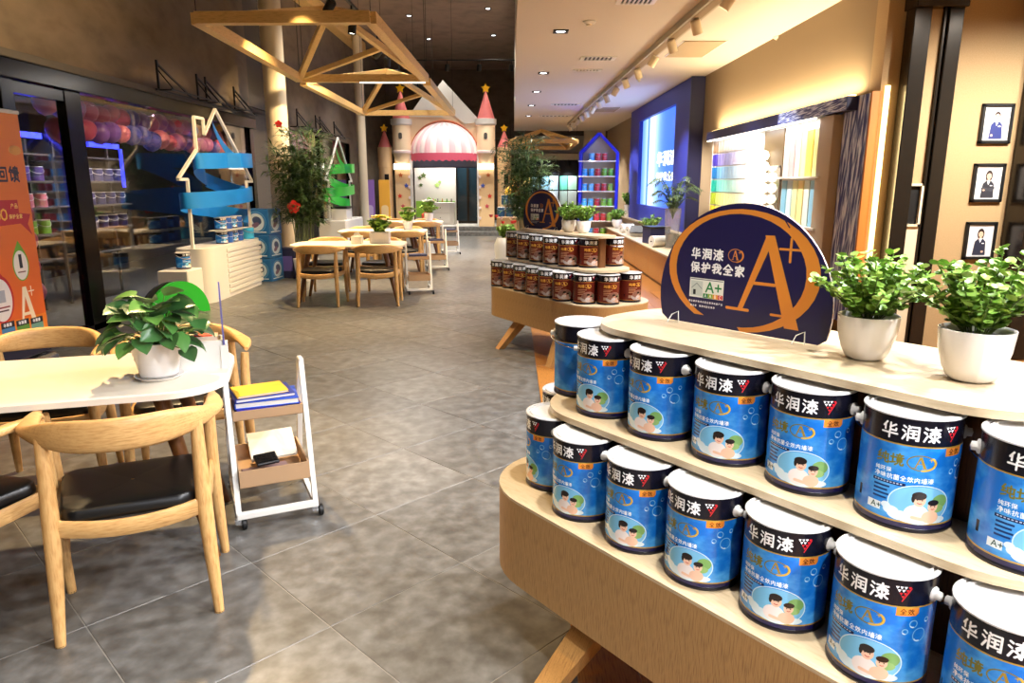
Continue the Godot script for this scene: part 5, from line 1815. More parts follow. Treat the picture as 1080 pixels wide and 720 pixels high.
func colour_wall() -> void:
	# shelf wall of colour cards along the right wall
	var t := thing("colour_card_wall", "white lit wall unit with rows of colour cards and a bulb mirror", "display", P(3.04, 0, 0))
	part(t, "back_board", MB.new().box(P(0.03, 1.2, 9.0), Vector3(0.06, 1.9, 4.3)), M.white_gloss)
	part(t, "header", MB.new().box(P(-0.03, 2.19, 8.85), Vector3(0.14, 0.12, 4.6)), M.navy)
	part(t, "plinth", MB.new().box(P(-0.1, 0.2, 8.95), Vector3(0.3, 0.4, 4.4)), M.counter)
	var art := printed(marble_print(), 0.4)
	part(t, "art_panel", MB.new().quad(P(-0.001, 0.25, 6.8), P(-0.001, 0.25, 6.33), P(-0.001, 2.25, 6.33), P(-0.001, 2.25, 6.8)), art, Vector3.ZERO, "blue and white brushed panel")
	part(t, "art_panel", MB.new().quad(P(-0.101, 2.13, 8.2), P(-0.101, 2.13, 6.55), P(-0.101, 2.25, 6.55), P(-0.101, 2.25, 8.2)), art)
	part(t, "art_core", MB.new().box(P(0.03, 1.25, 6.57), Vector3(0.06, 2.0, 0.48)), M.wall_taupe)
	part(t, "end_board", MB.new().box(P(0.035, 1.25, 6.315), Vector3(0.075, 2.02, 0.03)), mat(rgb(186, 116, 44), 0.5), Vector3.ZERO, "orange timber end")
	part(t, "side_post", MB.new().cbox(P(-0.03, 1.25, 6.98), Vector3(0.1, 1.74, 0.3), 0.004), mat(rgb(176, 162, 140), 0.6))
	part(t, "side_post", MB.new().cbox(P(-0.04, 1.25, 9.05), Vector3(0.1, 1.74, 0.35), 0.004), M.white_gloss)
	# cards, strong at the far end and fading to tints along the row
	var hues := [rgb(120, 92, 60), rgb(58, 44, 150), rgb(20, 110, 180), rgb(30, 180, 160), rgb(170, 190, 40), rgb(246, 206, 30), rgb(240, 140, 40)]
	var strip := MB.new().cbox(Vector3.ZERO, Vector3(0.012, 0.165, 0.118), 0.002).mesh()
	for r in 7:
		for c in 12:
			var k := pow(c / 12.0, 0.55) * 0.94 if c > 1 else 0.0
			part(t, "colour_card", strip, mat(hues[r].lerp(rgb(238, 236, 232), k), 0.5), P(-0.01, 2.02 - r * 0.185, 11.0 - c * 0.135))
	# niche with globe bulbs round a mirror
	part(t, "niche", MB.new().box(P(-0.005, 1.45, 8.52), Vector3(0.02, 1.3, 0.62)), mat(rgb(96, 76, 44), 0.5))
	part(t, "mirror", MB.new().cbox(P(-0.02, 1.3, 8.4), Vector3(0.02, 0.8, 0.4), 0.004), M.mirror)
	var globe := MB.new().lathe([Vector2(0.001, -0.06), Vector2(0.04, -0.045), Vector2(0.06, 0), Vector2(0.04, 0.045), Vector2(0.001, 0.06)], 14).mesh()
	for k in 7:
		part(t, "globe_bulb", globe, M.led_white, P(-0.08, 1.82 - k * 0.125, 8.62 - 0.05 * sin(k * 0.5)))
	var tints := [rgb(232, 190, 190), rgb(228, 150, 150), rgb(240, 200, 180), rgb(246, 226, 150), rgb(240, 214, 90), rgb(226, 226, 150), rgb(240, 236, 200)]
	var cool := [rgb(140, 190, 220), rgb(170, 210, 230), rgb(110, 170, 200), rgb(190, 220, 230), rgb(220, 226, 170), rgb(236, 220, 150), rgb(210, 226, 220)]
	var tall := MB.new().cbox(Vector3.ZERO, Vector3(0.014, 0.46, 0.13), 0.002).mesh()
	for r in 3:
		for c in 7:
			part(t, "colour_card", tall, mat([tints, cool, tints][r][(c + r * 2) % 7], 0.5), P(-0.012, 1.80 - r * 0.5, 8.08 - c * 0.155))
		part(t, "card_ledge", MB.new().box(P(-0.05, 1.56 - r * 0.5, 7.6), Vector3(0.1, 0.02, 1.15)), M.white)
	# light troughs: one over the unit washing the wall, one under the header washing the cards
	part(t, "top_strip", MB.new().box(P(-0.02, 2.262, 8.85), Vector3(0.04, 0.012, 4.5)), M.led_warm)
	area(t, P(-0.04, 2.28, 8.85), P(0.0, 4.0, 8.85), 4.5, 0.05, 5.0, Color(1.0, 0.9, 0.72), Vector3.BACK)
	part(t, "card_strip", MB.new().box(P(-0.075, 2.12, 9.2), Vector3(0.03, 0.015, 3.9)), M.led_white)
	area(t, P(-0.13, 2.105, 9.2), P(0.02, 1.0, 9.2), 3.9, 0.04, 1.0, COOL, Vector3.BACK)


func portal() -> void:
	# dark glossy door casing on the end wall with mirror slots, then a dark pillar
	var t := thing("dark_casing", "dark glossy door casing with a mirrored slot and a cream niche", "casing", P(3.40, 0, 6.2))
	part(t, "post", MB.new().cbox(Vector3(-0.10, 1.5, 0.0), Vector3(0.14, 3.0, 0.14), 0.006), M.portal)
	part(t, "post", MB.new().cbox(Vector3(0.175, 1.5, -0.02), Vector3(0.12, 3.0, 0.16), 0.006), M.portal)
	part(t, "header", MB.new().cbox(Vector3(0.03, 2.96, 0.01), Vector3(0.42, 0.17, 0.2), 0.006), M.portal)
	part(t, "slot_panel", MB.new().box(Vector3(0.035, 1.5, 0.0), Vector3(0.17, 3.0, 0.02)), M.wall_beige)
	part(t, "inner_post", MB.new().cbox(Vector3(0.095, 1.5, 0.01), Vector3(0.02, 3.0, 0.06), 0.003), M.portal)
	part(t, "niche_frame", MB.new().box(Vector3(0.02, 1.49, 0.02), Vector3(0.13, 0.02, 0.06)).box(Vector3(0.075, 1.32, 0.02), Vector3(0.02, 0.36, 0.06)).box(Vector3(0.02, 1.15, 0.02), Vector3(0.13, 0.02, 0.06)), M.cream)
	part(t, "niche_back", MB.new().box(Vector3(0.015, 1.32, 0.012), Vector3(0.12, 0.32, 0.02)), M.black)
	part(t, "lower_panel", MB.new().box(Vector3(0.02, 0.57, 0.012), Vector3(0.13, 1.14, 0.04)), M.cream)
	t = thing("light_slot", "upright warm light slot between the orange timber end and the dark casing", "light", P(3.15, 1.25, 6.28))
	part(t, "strip", MB.new().box(Vector3.ZERO, Vector3(0.032, 2.1, 0.03)), M.led_warm)
	area(t, Vector3(0, 0, 0.03), Vector3(0, 0, 3), 0.045, 2.0, 0.6, Color(1.0, 0.88, 0.62))
	t = thing("dark_pillar", "dark glossy pillar beyond the staff portraits", "pillar", P(4.60, 0, 6.15))
	part(t, "shaft", MB.new().cbox(Vector3(0, 1.5, 0), Vector3(0.62, 3.0, 0.28), 0.008), M.portal)
	part(t, "cap", MB.new().cbox(Vector3(0, 3.05, 0), Vector3(0.7, 0.1, 0.44), 0.008), M.portal)
	var who := ["white shirt under a blue jacket", "folded arms in a dark suit", "long hair and a dark jacket"]
	for k in 3:
		t = thing("framed_portrait", "black framed staff portrait, person with %s" % who[k], "picture", P(4.105, [1.995, 1.505, 1.01][k], 6.285))
		var fr := MB.new()
		for q in [[0, 0.15, 0.27, 0.026], [0, -0.15, 0.27, 0.026], [-0.122, 0, 0.026, 0.326], [0.122, 0, 0.026, 0.326]]:
			fr.cbox(Vector3(q[0], q[1], 0.0), Vector3(q[2], q[3], 0.03), 0.003)
		part(t, "frame", fr, M.black)
		part(t, "photo", MB.new().quad(Vector3(-0.11, -0.14, 0.002), Vector3(0.11, -0.14, 0.002), Vector3(0.11, 0.14, 0.002), Vector3(-0.11, 0.14, 0.002)), printed(portrait_print(k), 0.5))
		part(t, "backing", MB.new().box(Vector3(0, 0, -0.006), Vector3(0.25, 0.31, 0.012)), M.black)
	# wash for the end wall
	for x in [3.9, 4.4]:
		downlight(P(x, 3.175, 4.7), 7.5, 80, NEUTRAL, "downlight before the wall of staff portraits", "downlights by the portraits", 0.14)


# ---------------------------------------------------------------- ceiling fittings
func build_ceiling_fittings() -> void:
	var t := thing("light_channel", "long cream lighting channel on the white ceiling", "light channel", P(1.844, 3.18, 9.0), 0.87)
	part(t, "channel", MB.new().cbox(P(-0.02, -0.035, 0), Vector3(0.15, 0.07, 24.0), 0.004), mat(Color(0.66, 0.62, 0.53), 0.6))
	part(t, "groove", MB.new().box(P(-0.02, -0.071, 0), Vector3(0.09, 0.004, 23.8)), M.wall_taupe)
	for q in [[0.6, -2.0], [0.58, -0.3], [0.56, 1.6], [0.55, 5.0], [0.55, 8.6], [0.49, 11.7], [0.46, 14.0], [0.43, 16.4], [0.42, 18.9]]:
		downlight(P(q[0], 3.178, q[1]), 7.0 if q[1] < 1.0 else 4.0, 50 if q[1] < 1.0 else 44, NEUTRAL, "small black square downlight along the white ceiling's edge", "downlights along the ceiling edge", 0.17)
	for q in [[1.17, 7.23, 0.34, 0.2], [1.18, 10.37, 0.45, 0.3], [1.14, 11.4, 0.4, 0.16], [1.16, 16.2, 0.6, 0.3], [1.1, 18.9, 0.8, 0.3]]:
		var v := thing("air_vent", "white slatted air vent in the ceiling at %.0f paces along" % q[1], "vent", P(q[0], 3.18, q[1]), 0, "air vents")
		v.set_meta("label", "white slatted air vent set in the white ceiling")
		part(v, "frame", MB.new().box(Vector3(0, -0.006, q[3] / 2), Vector3(q[2], 0.012, 0.03)).box(Vector3(0, -0.006, -q[3] / 2), Vector3(q[2], 0.012, 0.03)).box(Vector3(q[2] / 2, -0.006, 0), Vector3(0.03, 0.012, q[3])).box(Vector3(-q[2] / 2, -0.006, 0), Vector3(0.03, 0.012, q[3])), M.white)
		part(v, "opening", MB.new().box(Vector3(0, -0.001, 0), Vector3(q[2], 0.002, q[3])), M.black)
		for k in 8:
			part(v, "slat", MB.new().box(Vector3(-q[2] / 2 + (k + 0.5) * q[2] / 8, -0.008, 0), Vector3(q[2] / 22, 0.012, q[3] - 0.03)), M.white)
	for q in [[2.33, 9.7, 0.5, 1.1], [2.2, 17.3, 0.5, 1.0]]:
		var v := thing("access_panel", "beige access panel in the white ceiling %s" % ("above the colour cards" if q[1] < 12 else "above the blue board"), "panel", P(q[0], 3.18, q[1]))
		part(v, "panel", MB.new().cbox(Vector3(0, -0.006, 0), Vector3(q[2], 0.012, q[3]), 0.003), mat(Color(0.66, 0.58, 0.46), 0.8))
		part(v, "rim", MB.new().box(Vector3(q[2] / 2 + 0.008, -0.004, 0), Vector3(0.016, 0.008, q[3] + 0.03)).box(Vector3(-q[2] / 2 - 0.008, -0.004, 0), Vector3(0.016, 0.008, q[3] + 0.03)), M.white)
	for q in [[0.62, 8.6, 0.07], [2.92, 9.4, 0.06], [1.9, 12.9, 0.03]]:
		var v := thing("smoke_detector", "small round detector on the white ceiling %s" % ["by the first vent", "at the right wall", "by the lighting channel"][[8.6, 9.4, 12.9].find(q[1])], "detector", P(q[0] + 0.2, 3.18, q[1] - 0.5))
		part(v, "base", MB.new().lathe([Vector2(0.001, -0.03), Vector2(q[2] * 0.7, -0.03), Vector2(q[2], -0.015), Vector2(q[2], 0)], 20, true), M.white)
		part(v, "sensor", MB.new().lathe([Vector2(0.001, -0.045), Vector2(q[2] * 0.4, -0.045), Vector2(q[2] * 0.5, -0.03)], 16, true), M.cream)
	# recessed spots in the dark slab
	for q in [[-2.35, 15.6], [-2.45, 18.2], [-2.3, 21.0], [-0.55, 17.5], [-0.5, 20.5], [-2.3, 12.5]]:
		downlight(P(q[0], 5.398, q[1]), 10.0 if q[1] < 19.0 else 2.5, 48, NEUTRAL, "small recessed downlight in the dark concrete ceiling", "downlights in the dark ceiling", 0.16)


# ---------------------------------------------------------------- the castle
func star_poly(r: float) -> PackedVector2Array:
	var out := PackedVector2Array()
	for k in 10:
		var a := PI / 2 + TAU * k / 10.0
		out.append(Vector2(cos(a), sin(a)) * (r if k % 2 == 0 else r * 0.5))
	return out


func build_castle() -> void:
	var sand := mat(rgb(232, 196, 146), 0.6)
	var sand2 := mat(rgb(240, 214, 176), 0.6)
	var rose := mat(rgb(236, 128, 124), 0.5)
	var pale := mat(rgb(246, 226, 222), 0.5)
	var gold := mat(rgb(250, 186, 20), 0.4)
	var t := thing("castle_platform", "two wide pale steps in front of the toy castle", "steps", P(-1.85, 0, 22.4))
	part(t, "lower_step", MB.new().cbox(Vector3(0, 0.06, 0.0), Vector3(5.0, 0.12, 2.6), 0.008), M.tile2)
	part(t, "upper_step", MB.new().cbox(Vector3(0, 0.18, -0.2), Vector3(5.0, 0.12, 2.3), 0.008), M.tile2)
	part(t, "play_floor", MB.new().box(Vector3(-0.1, 0.245, -1.0), Vector3(3.4, 0.01, 3.4)), M.white)
	var c := thing("toy_castle", "toy castle front with pink turrets and a striped awning", "castle", P(-1.99, 0.24, 21.6))
	var out := PackedVector2Array()
	for q in [[1.06, 2.06], [1.06, 3.02], [0.0, 4.12], [-0.42, 3.60], [-0.56, 3.72], [-1.06, 3.06], [-1.06, 2.06]]:
		out.append(Vector2(q[0], q[1]))
	for k in 25:
		var a := PI - PI * k / 24.0
		out.append(Vector2(cos(a) * 1.0, 2.06 + sin(a) * 0.98))
	part(c, "gable_front", MB.new().prism(out, -0.1, 0.0), sand2, Vector3.ZERO, "cream gable front with an arched opening")
	var tri := PackedVector2Array([Vector2(0.0, 4.16), Vector2(-0.38, 3.7), Vector2(0.62, 2.95), Vector2(1.08, 3.02)])
	part(c, "gable_board", MB.new().prism(tri, 0.0, 0.03), M.white)
	part(c, "gable_board", MB.new().prism(PackedVector2Array([Vector2(-0.56, 3.76), Vector2(-1.02, 3.16), Vector2(0.0, 3.14)]), 0.0, 0.025), M.white)
	part(c, "gable_dot", MB.new().prism(rounded([Vector2(-0.08, -0.08), Vector2(0.08, -0.08), Vector2(0.08, 0.08), Vector2(-0.08, 0.08)], [0.07], 4), 0.0, 0.012), mat(rgb(110, 190, 230), 0.5), Vector3(-0.08, 3.66, 0.03))
	# arch trim
	var arc := []
	for k in 25:
		var a := PI - PI * k / 24.0
		arc.append(Vector3(cos(a) * 1.0, 2.06 + sin(a) * 0.98, 0.02))
	part(c, "arch_trim", MB.new().sweep(arc, [Vector2(0.03, 0.03)], 8, Vector3.BACK), mat(rgb(196, 110, 70), 0.5))
	for s in [-1.0, 1.0]:
		var x: float = s * 1.23
		part(c, "pilaster", MB.new().cbox(Vector3(x, 1.05, -0.1), Vector3(0.46, 2.1, 0.36), 0.01), sand)
		part(c, "jamb", MB.new().cbox(Vector3(s * 0.985, 1.05, -0.02), Vector3(0.05, 2.1, 0.3), 0.006), M.white)
		for k in 6:
			part(c, "jamb_block", MB.new().cbox(Vector3(s * 1.02, 0.25 + k * 0.3, 0.09), Vector3(0.1, 0.08, 0.04), 0.006), pale)
		var tw := MB.new().lathe([Vector2(0.13, 1.72), Vector2(0.27, 2.12), Vector2(0.27, 2.98)], 24, true, Vector3(x, 0, 0.05))
		part(c, "turret", tw, sand2)
		part(c, "turret_band", MB.new().lathe([Vector2(0.28, 2.12), Vector2(0.285, 2.18), Vector2(0.27, 2.2)], 24, true, Vector3(x, 0, 0.05)), pale)
		part(c, "turret_collar", MB.new().lathe([Vector2(0.27, 2.9), Vector2(0.31, 2.94), Vector2(0.31, 3.08), Vector2(0.2, 3.1)], 24, true, Vector3(x, 0, 0.05)), M.white)
		part(c, "turret_roof", MB.new().lathe([Vector2(0.26, 3.08), Vector2(0.02, 3.86)], 24, false, Vector3(x, 0, 0.05)), rose, Vector3.ZERO, "pink cone roof")
		part(c, "turret_star", MB.new().prism(star_poly(0.14), -0.03, 0.03), gold, Vector3(x, 3.93, 0.05), "yellow star")
		part(c, "turret_window", MB.new().prism(rounded([Vector2(-0.05, -0.09), Vector2(0.05, -0.09), Vector2(0.05, 0.09), Vector2(-0.05, 0.09)], [0.045], 5), 0.0, 0.03), M.grey_wall, Vector3(x, 2.6, 0.31))
		part(c, "name_plate", MB.new().cbox(Vector3(x, 1.74, 0.24), Vector3(0.46, 0.16, 0.06), 0.012), M.led_white)
		var x2: float = s * 1.76
		part(c, "small_tower", MB.new().lathe([Vector2(0.2, 0.0), Vector2(0.2, 1.7), Vector2(0.21, 1.74), Vector2(0.21, 2.3)], 20, true, Vector3(x2, 0, -0.1)), sand)
		part(c, "small_roof", MB.new().lathe([Vector2(0.2, 2.3), Vector2(0.02, 2.76)], 20, false, Vector3(x2, 0, -0.1)), rose)
		part(c, "small_star", MB.new().prism(star_poly(0.12), -0.03, 0.03), gold, Vector3(x2, 2.84, -0.1))
		part(c, "small_door", MB.new().box(Vector3(x2 + 0.06, 1.38, 0.09), Vector3(0.12, 0.3, 0.04)), M.black)
		for k in 4:
			part(c, "sticker", MB.new().prism(star_poly(0.075), 0.0, 0.012), mat([rgb(190, 100, 50), rgb(70, 90, 170), rgb(220, 70, 50), rgb(200, 80, 90)][k], 0.5), Vector3(x + s * [0.06, -0.1, 0.1, 0.02][k], 1.5 - k * 0.3, 0.082))
	# striped awning in the arch
	for k in 16:
		var rows := []
		for j in 9:
			var ph := PI / 2 * j / 8.0
			var row := []
			for h in 4:
				var th := PI * (k + h / 3.0) / 16.0
				var bulge := 1.0 + 0.03 * sin(PI * h / 3.0)
				row.append(Vector3(-cos(th) * sin(ph) * 0.97 * bulge, 2.1 + 0.9 * cos(ph), 0.02 + sin(th) * sin(ph) * 0.5 * bulge))
			rows.append(row)
		part(c, "awning_gore", MB.new().grid(rows), pale if k % 2 == 0 else mat(rgb(240, 190, 196), 0.5))
	var vm := MB.new()
	for k in 32:
		for h in 2:
			pass
		var th0 := PI * k / 32.0
		var th1 := PI * (k + 1) / 32.0
		var a := Vector3(-cos(th0) * 0.98, 0, 0.03 + sin(th0) * 0.51)
		var b := Vector3(-cos(th1) * 0.98, 0, 0.03 + sin(th1) * 0.51)
		var lo := 1.93 if k % 2 else 1.88
		var lo2 := 1.88 if k % 2 else 1.93
		vm.quad(a + Vector3(0, lo, 0), b + Vector3(0, lo2, 0), b + Vector3(0, 2.12, 0), a + Vector3(0, 2.12, 0))
	part(c, "awning_valance", vm, mat(rgb(216, 92, 116), 0.5), Vector3.ZERO, "pink scalloped valance")
	# play room inside
	t = thing("play_partition", "white panel wall with a green lower band inside the castle", "partition", P(-2.42, 0.25, 23.0))
	part(t, "panel", MB.new().cbox(Vector3(0, 0.95, 0), Vector3(1.3, 1.9, 0.08), 0.006), M.white)
	part(t, "cap", MB.new().cbox(Vector3(0.02, 1.93, 0), Vector3(1.4, 0.08, 0.14), 0.008), M.white_gloss)
	for k in 3:
		part(t, "green_panel", MB.new().cbox(Vector3(-0.42 + k * 0.42, 0.46, 0.045), Vector3(0.4, 0.5, 0.02), 0.004), mat(rgb(140, 200, 70), 0.5))
	for q in [[-0.48, 1.42, 0.08], [-0.36, 1.5, 0.1], [-0.45, 1.2, 0.07], [0.06, 1.2, 0.09], [0.14, 1.3, 0.06]]:
		part(t, "wall_sticker", MB.new().prism(star_poly(q[2]), 0.04, 0.052), mat(rgb(90, 110, 60) if q[0] < 0 else rgb(170, 210, 110), 0.5), Vector3(q[0], q[1], 0))
	t = thing("play_dresser", "white chest of drawers inside the castle", "dresser", P(-2.15, 0.25, 22.5))
	part(t, "body", MB.new().cbox(Vector3(0, 0.34, 0), Vector3(0.74, 0.68, 0.4), 0.008), M.white)
	for k in 2:
		var d := part(t, "drawer", MB.new().cbox(Vector3(-0.06, 0.2 + k * 0.3, 0.2), Vector3(0.56, 0.26, 0.02), 0.004), M.white_gloss)
		part(d, "knob", MB.new().lathe([Vector2(0.001, -0.02), Vector2(0.02, 0), Vector2(0.001, 0.02)], 8, false, Vector3(-0.06, 0.22 + k * 0.3, 0.22)), M.black)
	for k in 5:
		solo("toy_figure", MB.new().lathe([Vector2(0.001, 0), Vector2(0.03, 0), Vector2(0.022, 0.05), Vector2(0.012, 0.06), Vector2(0.024, 0.08), Vector2(0.015, 0.105), Vector2(0.001, 0.11)], 10), mat([rgb(190, 60, 50), rgb(60, 60, 60), rgb(170, 130, 60), rgb(60, 120, 60), rgb(90, 60, 40)][k], 0.5), "tiny toy figure standing on the white chest of drawers", "toy", P(-2.44 + k * 0.14, 0.935, 22.5), 0, "toy figures")
	t = thing("rocking_horse", "red and orange toy horse beside the chest of drawers", "toy", P(-2.62, 0.25, 22.3), 30)
	var rm := mat(rgb(226, 70, 40), 0.5)
	part(t, "body", MB.new().sweep([Vector3(-0.16, 0.26, 0), Vector3(-0.08, 0.3, 0), Vector3(0.08, 0.3, 0), Vector3(0.14, 0.4, 0), Vector3(0.16, 0.54, 0), Vector3(0.24, 0.54, 0)], [Vector2(0.06, 0.07), Vector2(0.08, 0.09), Vector2(0.08, 0.09), Vector2(0.06, 0.07), Vector2(0.05, 0.06), Vector2(0.035, 0.04)], 10), rm)
	for q in [[-0.13, 0.05], [-0.13, -0.05], [0.11, 0.05], [0.11, -0.05]]:
		part(t, "leg", MB.new().sweep([Vector3(q[0], 0.27, q[1]), Vector3(q[0] * 1.3, 0.03, q[1] * 1.4)], [Vector2(0.03, 0.03), Vector2(0.02, 0.02)], 8), rm)
	for s in [-1.0, 1.0]:
		part(t, "rocker", MB.new().sweep([Vector3(-0.3, 0.08, s * 0.07), Vector3(-0.15, 0.02, s * 0.07), Vector3(0.15, 0.02, s * 0.07), Vector3(0.3, 0.08, s * 0.07)], [Vector2(0.015, 0.015)], 6), mat(rgb(240, 180, 40), 0.5))
	t = thing("toy_planter", "small plant in a red pot against the green band", "potted plant", P(-2.52, 0.25, 22.68))
	part(t, "pot", MB.new().lathe([Vector2(0.001, 0.36), Vector2(0.09, 0.36), Vector2(0.12, 0.6), Vector2(0.1, 0.6)], 14, true), mat(rgb(180, 70, 40), 0.6))
	part(t, "stand", MB.new().box(Vector3(0, 0.18, 0), Vector3(0.2, 0.36, 0.2)), M.white)
	part(t, "foliage", shrub_mesh(121, 12, 0.22, 0.18, 0.04), M.leaf, Vector3(0, 0.58, 0))
	t = thing("glass_cabinet", "tall dark glass cabinet inside the castle", "cabinet", P(-1.4, 0.25, 23.3))
	part(t, "frame", MB.new().box(Vector3(-0.36, 0.95, 0.2), Vector3(0.05, 1.9, 0.05)).box(Vector3(0.0, 0.95, 0.2), Vector3(0.07, 1.9, 0.05)).box(Vector3(0.36, 0.95, 0.2), Vector3(0.05, 1.9, 0.05)).box(Vector3(0, 1.92, 0.1), Vector3(0.8, 0.06, 0.3)).box(Vector3(0, 0.04, 0.1), Vector3(0.8, 0.08, 0.3)), M.portal)
	for s in [-1.0, 1.0]:
		part(t, "door", MB.new().box(Vector3(s * 0.18, 0.98, 0.19), Vector3(0.3, 1.8, 0.01)), mat(rgb(30, 48, 58), 0.1))
	part(t, "carcass", MB.new().box(Vector3(0, 0.96, 0.0), Vector3(0.78, 1.9, 0.3)), M.black)
	t = thing("castle_lintel", "grey blue lintel board behind the awning", "board", P(-1.99, 2.0, 22.2))
	part(t, "board", MB.new().cbox(Vector3(0, 0.16, 0), Vector3(2.0, 0.34, 0.1), 0.006), mat(rgb(96, 116, 140), 0.5))
	part(t, "edge", MB.new().box(Vector3(0, -0.02, 0), Vector3(2.0, 0.03, 0.14)), M.navy)
	t = thing("ceiling_panel_light", "flat panel light over the play room inside the castle", "panel light", P(-2.0, 2.62, 22.6))
	part(t, "frame", MB.new().cbox(Vector3(0, 0.02, 0), Vector3(1.3, 0.04, 0.6), 0.004), M.white)
	part(t, "diffuser", MB.new().box(Vector3(0, -0.004, 0), Vector3(1.2, 0.008, 0.5)), M.led_white)
	area(t, Vector3(0, -0.02, 0), Vector3(0, -2, 0), 1.2, 0.5, 4.5, NEUTRAL)


# ---------------------------------------------------------------- the far end
func build_far_end() -> void:
	# posters by the castle's window side
	for q in [[-4.05, 1.5, rgb(150, 110, 190), "lilac"], [-3.62, 1.6, rgb(240, 176, 60), "amber"]]:
		var t := thing("poster_stand", "%s poster stand between the castle and the window wall" % q[3], "poster stand", P(q[0], 0.0, 20.6), 8)
		part(t, "poster", MB.new().cbox(Vector3(0, 0.95, 0), Vector3(0.3, 1.3, 0.03), 0.004), mat(q[2], 0.5))
		part(t, "picture", MB.new().prism(rounded([Vector2(-0.1, 0.5), Vector2(0.1, 0.5), Vector2(0.1, 0.9), Vector2(-0.1, 0.9)], [0.08], 5), 0.015, 0.022), mat(q[2].lerp(Color.WHITE, 0.5), 0.5))
		part(t, "foot", MB.new().box(Vector3(0, 0.15, 0), Vector3(0.24, 0.3, 0.2)), M.white)
	# third can table with teal cans
	var t := thing("display_table", "small brown display table with teal cans beside the castle", "display table", P(0.35, 0, 19.0))
	part(t, "apron", MB.new().cbox(Vector3(0, 0.48, 0), Vector3(1.5, 0.36, 0.8), 0.02), M.veneer)
	part(t, "riser", MB.new().cbox(Vector3(0.05, 0.81, -0.15), Vector3(1.2, 0.3, 0.4), 0.01), M.veneer)
	for sx in [-1.0, 1.0]:
		for sz in [-1.0, 1.0]:
			part(t, "leg", MB.new().bar(Vector3(sx * 0.5, 0.31, sz * 0.25), Vector3(sx * 0.58, 0.0, sz * 0.3), 0.06, 0.06, Vector3.RIGHT), M.leg_wood)
	var teal := mat(rgb(44, 84, 110), 0.4)
	for r in 2:
		for k in 6 - r:
			can_small(P(-0.28 + k * 0.22 + r * 0.1, 0.661 + r * 0.3, 18.75 + r * 0.35), 0, teal, "teal can, number %s of the %s row beside the castle" % [["one", "two", "three", "four", "five", "six"][k], ["front", "raised"][r]], "teal cans beside the castle", 0.1, 0.24)
	for k in 3:
		var at := P(-0.1 + k * 0.22, 1.205, 19.1)
		solo("gift_jar", MB.new().lathe([Vector2(0.001, 0), Vector2(0.08, 0), Vector2(0.09, 0.1), Vector2(0.05, 0.2), Vector2(0.001, 0.22)], 12), mat([rgb(240, 190, 60), rgb(200, 50, 40), rgb(236, 220, 190)][k], 0.5), "%s rounded jar on top of the teal cans" % ["yellow", "red", "ivory"][k], "jar", at)
	flower_vase(P(-0.1, 0, 12.0))
	bamboo("bamboo", P(0.22, 0, 13.0), 2.35, 0.75, 92, "tall bamboo in a white pot behind the table of red-brown cans", 14)
	# colour shelves against the back wall
	t = thing("colour_shelf", "black framed wall shelf with rows of pastel colour boards", "shelf", P(1.0, 0, 26.2))
	part(t, "back", MB.new().box(Vector3(0, 1.15, 0), Vector3(2.75, 2.3, 0.1)), M.black)
	part(t, "header", MB.new().cbox(Vector3(0.3, 2.42, 0.2), Vector3(2.1, 0.2, 0.5), 0.006), M.cream)
	for k in 5:
		part(t, "upright", MB.new().box(Vector3(-1.36 + k * 0.68, 1.15, 0.1), Vector3(0.05, 2.3, 0.12)), M.black)
	var cc := [rgb(246, 130, 60), rgb(250, 190, 90), rgb(250, 214, 120), rgb(170, 214, 220), rgb(150, 206, 226), rgb(190, 226, 240), rgb(110, 210, 180), rgb(190, 236, 206)]
	var dd := [rgb(236, 160, 110), rgb(246, 214, 160), rgb(240, 226, 180), rgb(200, 226, 226), rgb(206, 230, 236), rgb(220, 236, 240), rgb(210, 240, 226), rgb(226, 240, 230)]
	for r in 2:
		for k in 8:
			part(t, "colour_board", MB.new().cbox(Vector3(-1.18 + k * 0.335, 1.52 - r * 0.52, 0.09), Vector3(0.31, 0.48, 0.03), 0.003), mat([cc, dd][r][k], 0.5))
	for k in 4:
		spotlight(P(0.5 + k * 0.5, 2.2, 25.84), P(0.5 + k * 0.5, 1.2, 25.9), 1.0, 55, COOL, M.black, "round spotlight shining on the pastel colour boards", "spots at the far shelf", 0.07, 0.13)
	struct("wall_far_side", MB.new().box(P(2.75, 1.6, 24.6), Vector3(0.7, 3.2, 0.2)), M.cream)
	struct("wall_far_top", MB.new().box(P(1.6, 2.85, 26.3), Vector3(3.0, 0.6, 0.2)), M.ceiling)
	house_shelf()


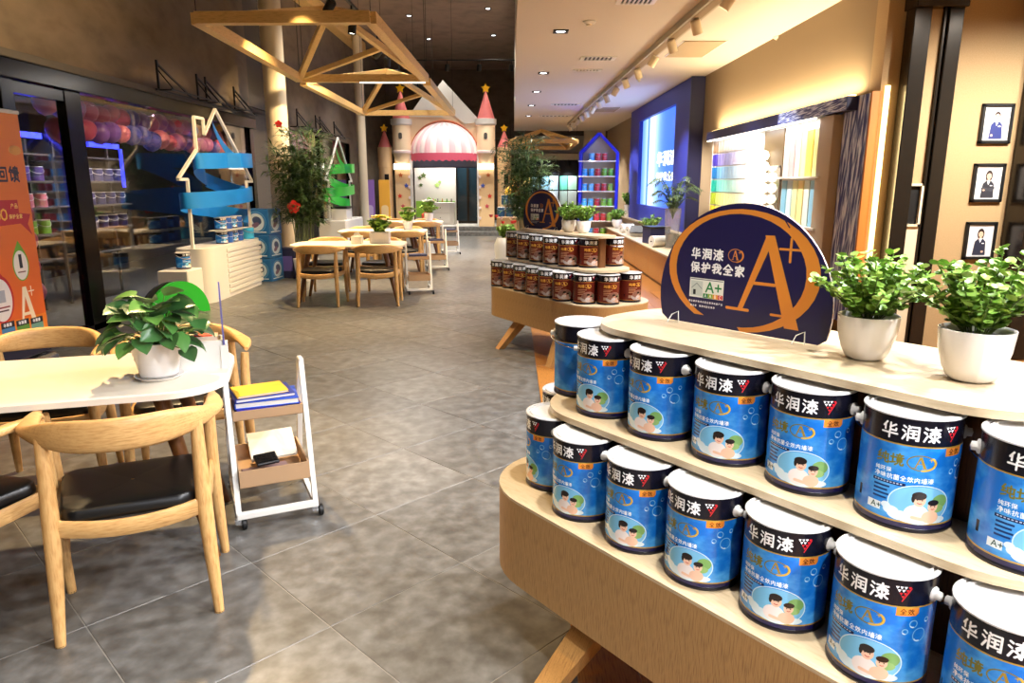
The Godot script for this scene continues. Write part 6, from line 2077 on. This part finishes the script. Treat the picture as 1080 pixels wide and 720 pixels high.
func flower_vase(at: Vector3) -> void:
	var t := thing("flower_bunch", "red and white flowers in a tall vase behind the far sign", "flowers", at)
	part(t, "vase", MB.new().lathe([Vector2(0.001, 0), Vector2(0.16, 0), Vector2(0.2, 0.5), Vector2(0.15, 0.62), Vector2(0.13, 0.62)], 20, false), M.white)
	part(t, "foliage", shrub_mesh(131, 12, 0.25, 0.18, 0.03), M.leaf_dark, Vector3(0, 0.58, 0))
	for k in 7:
		var a := TAU * k * 0.382
		var fl := MB.new()
		fl.x = Transform3D(Basis().scaled(Vector3.ONE * 0.05), Vector3(sin(a) * 0.2 - 0.05, 0.85 + 0.05 * (k % 3), cos(a) * 0.2))
		for j in 6:
			var b := Basis(Vector3.UP, TAU * j / 6.0)
			leaf_disc(fl, Vector3.ZERO, b * Vector3(0, 0.8, 0.6), b * Vector3(0, 0.6, -0.8), 0.6)
		part(t, "blossom", fl, mat([rgb(214, 40, 46), rgb(236, 200, 196), rgb(226, 90, 90)][k % 3], 0.6))


func house_shelf() -> void:
	# blue house-shaped shelf full of small cans
	var o := P(2.02, 0, 17.0)
	var t := thing("house_shelf", "blue house-shaped shelf unit filled with small cans", "shelf", o, -12)
	var w := 0.42
	for s in [-1.0, 1.0]:
		part(t, "side", MB.new().cbox(Vector3(s * w, 1.1, 0), Vector3(0.06, 2.2, 0.34), 0.006), M.blue_frame)
		part(t, "roof", MB.new().bar(Vector3(s * (w + 0.0), 2.19, 0), Vector3(0, 2.62, 0), 0.34, 0.06, Vector3(0, 1, 0)), M.blue_frame)
	part(t, "back", MB.new().prism(PackedVector2Array([Vector2(-w, 0), Vector2(w, 0), Vector2(w, 2.2), Vector2(0, 2.58), Vector2(-w, 2.2)]), -0.17, -0.155), M.cream)
	for k in 6:
		part(t, "board", MB.new().cbox(Vector3(-0.03, 0.3 + k * 0.34, 0.02), Vector3(2 * w + 0.02, 0.025, 0.36), 0.004), M.white_gloss)
	var tb := Transform3D(t.basis, o)
	var cs := [[rgb(70, 160, 220), rgb(90, 180, 230), rgb(200, 50, 60), rgb(130, 180, 60), rgb(120, 190, 70)], [rgb(60, 140, 210), rgb(110, 180, 230), rgb(210, 60, 70), rgb(200, 60, 66), rgb(150, 190, 80)]]
	var nm := ["sky blue", "pale blue", "red", "leaf green", "lime"]
	var bd := ["lowest", "second", "third", "fourth", "fifth", "top"]
	for r in 6:
		for k in 5:
			if r == 5 and (k == 0 or k == 4):
				continue
			can_small(tb * Vector3(-0.32 + k * 0.15, 0.314 + r * 0.34, 0.06), 0, mat(cs[r % 2][k], 0.4), "%s can on the %s board of the blue house shelf" % [nm[k], bd[r]], "cans on the house shelf", 0.062, 0.17)
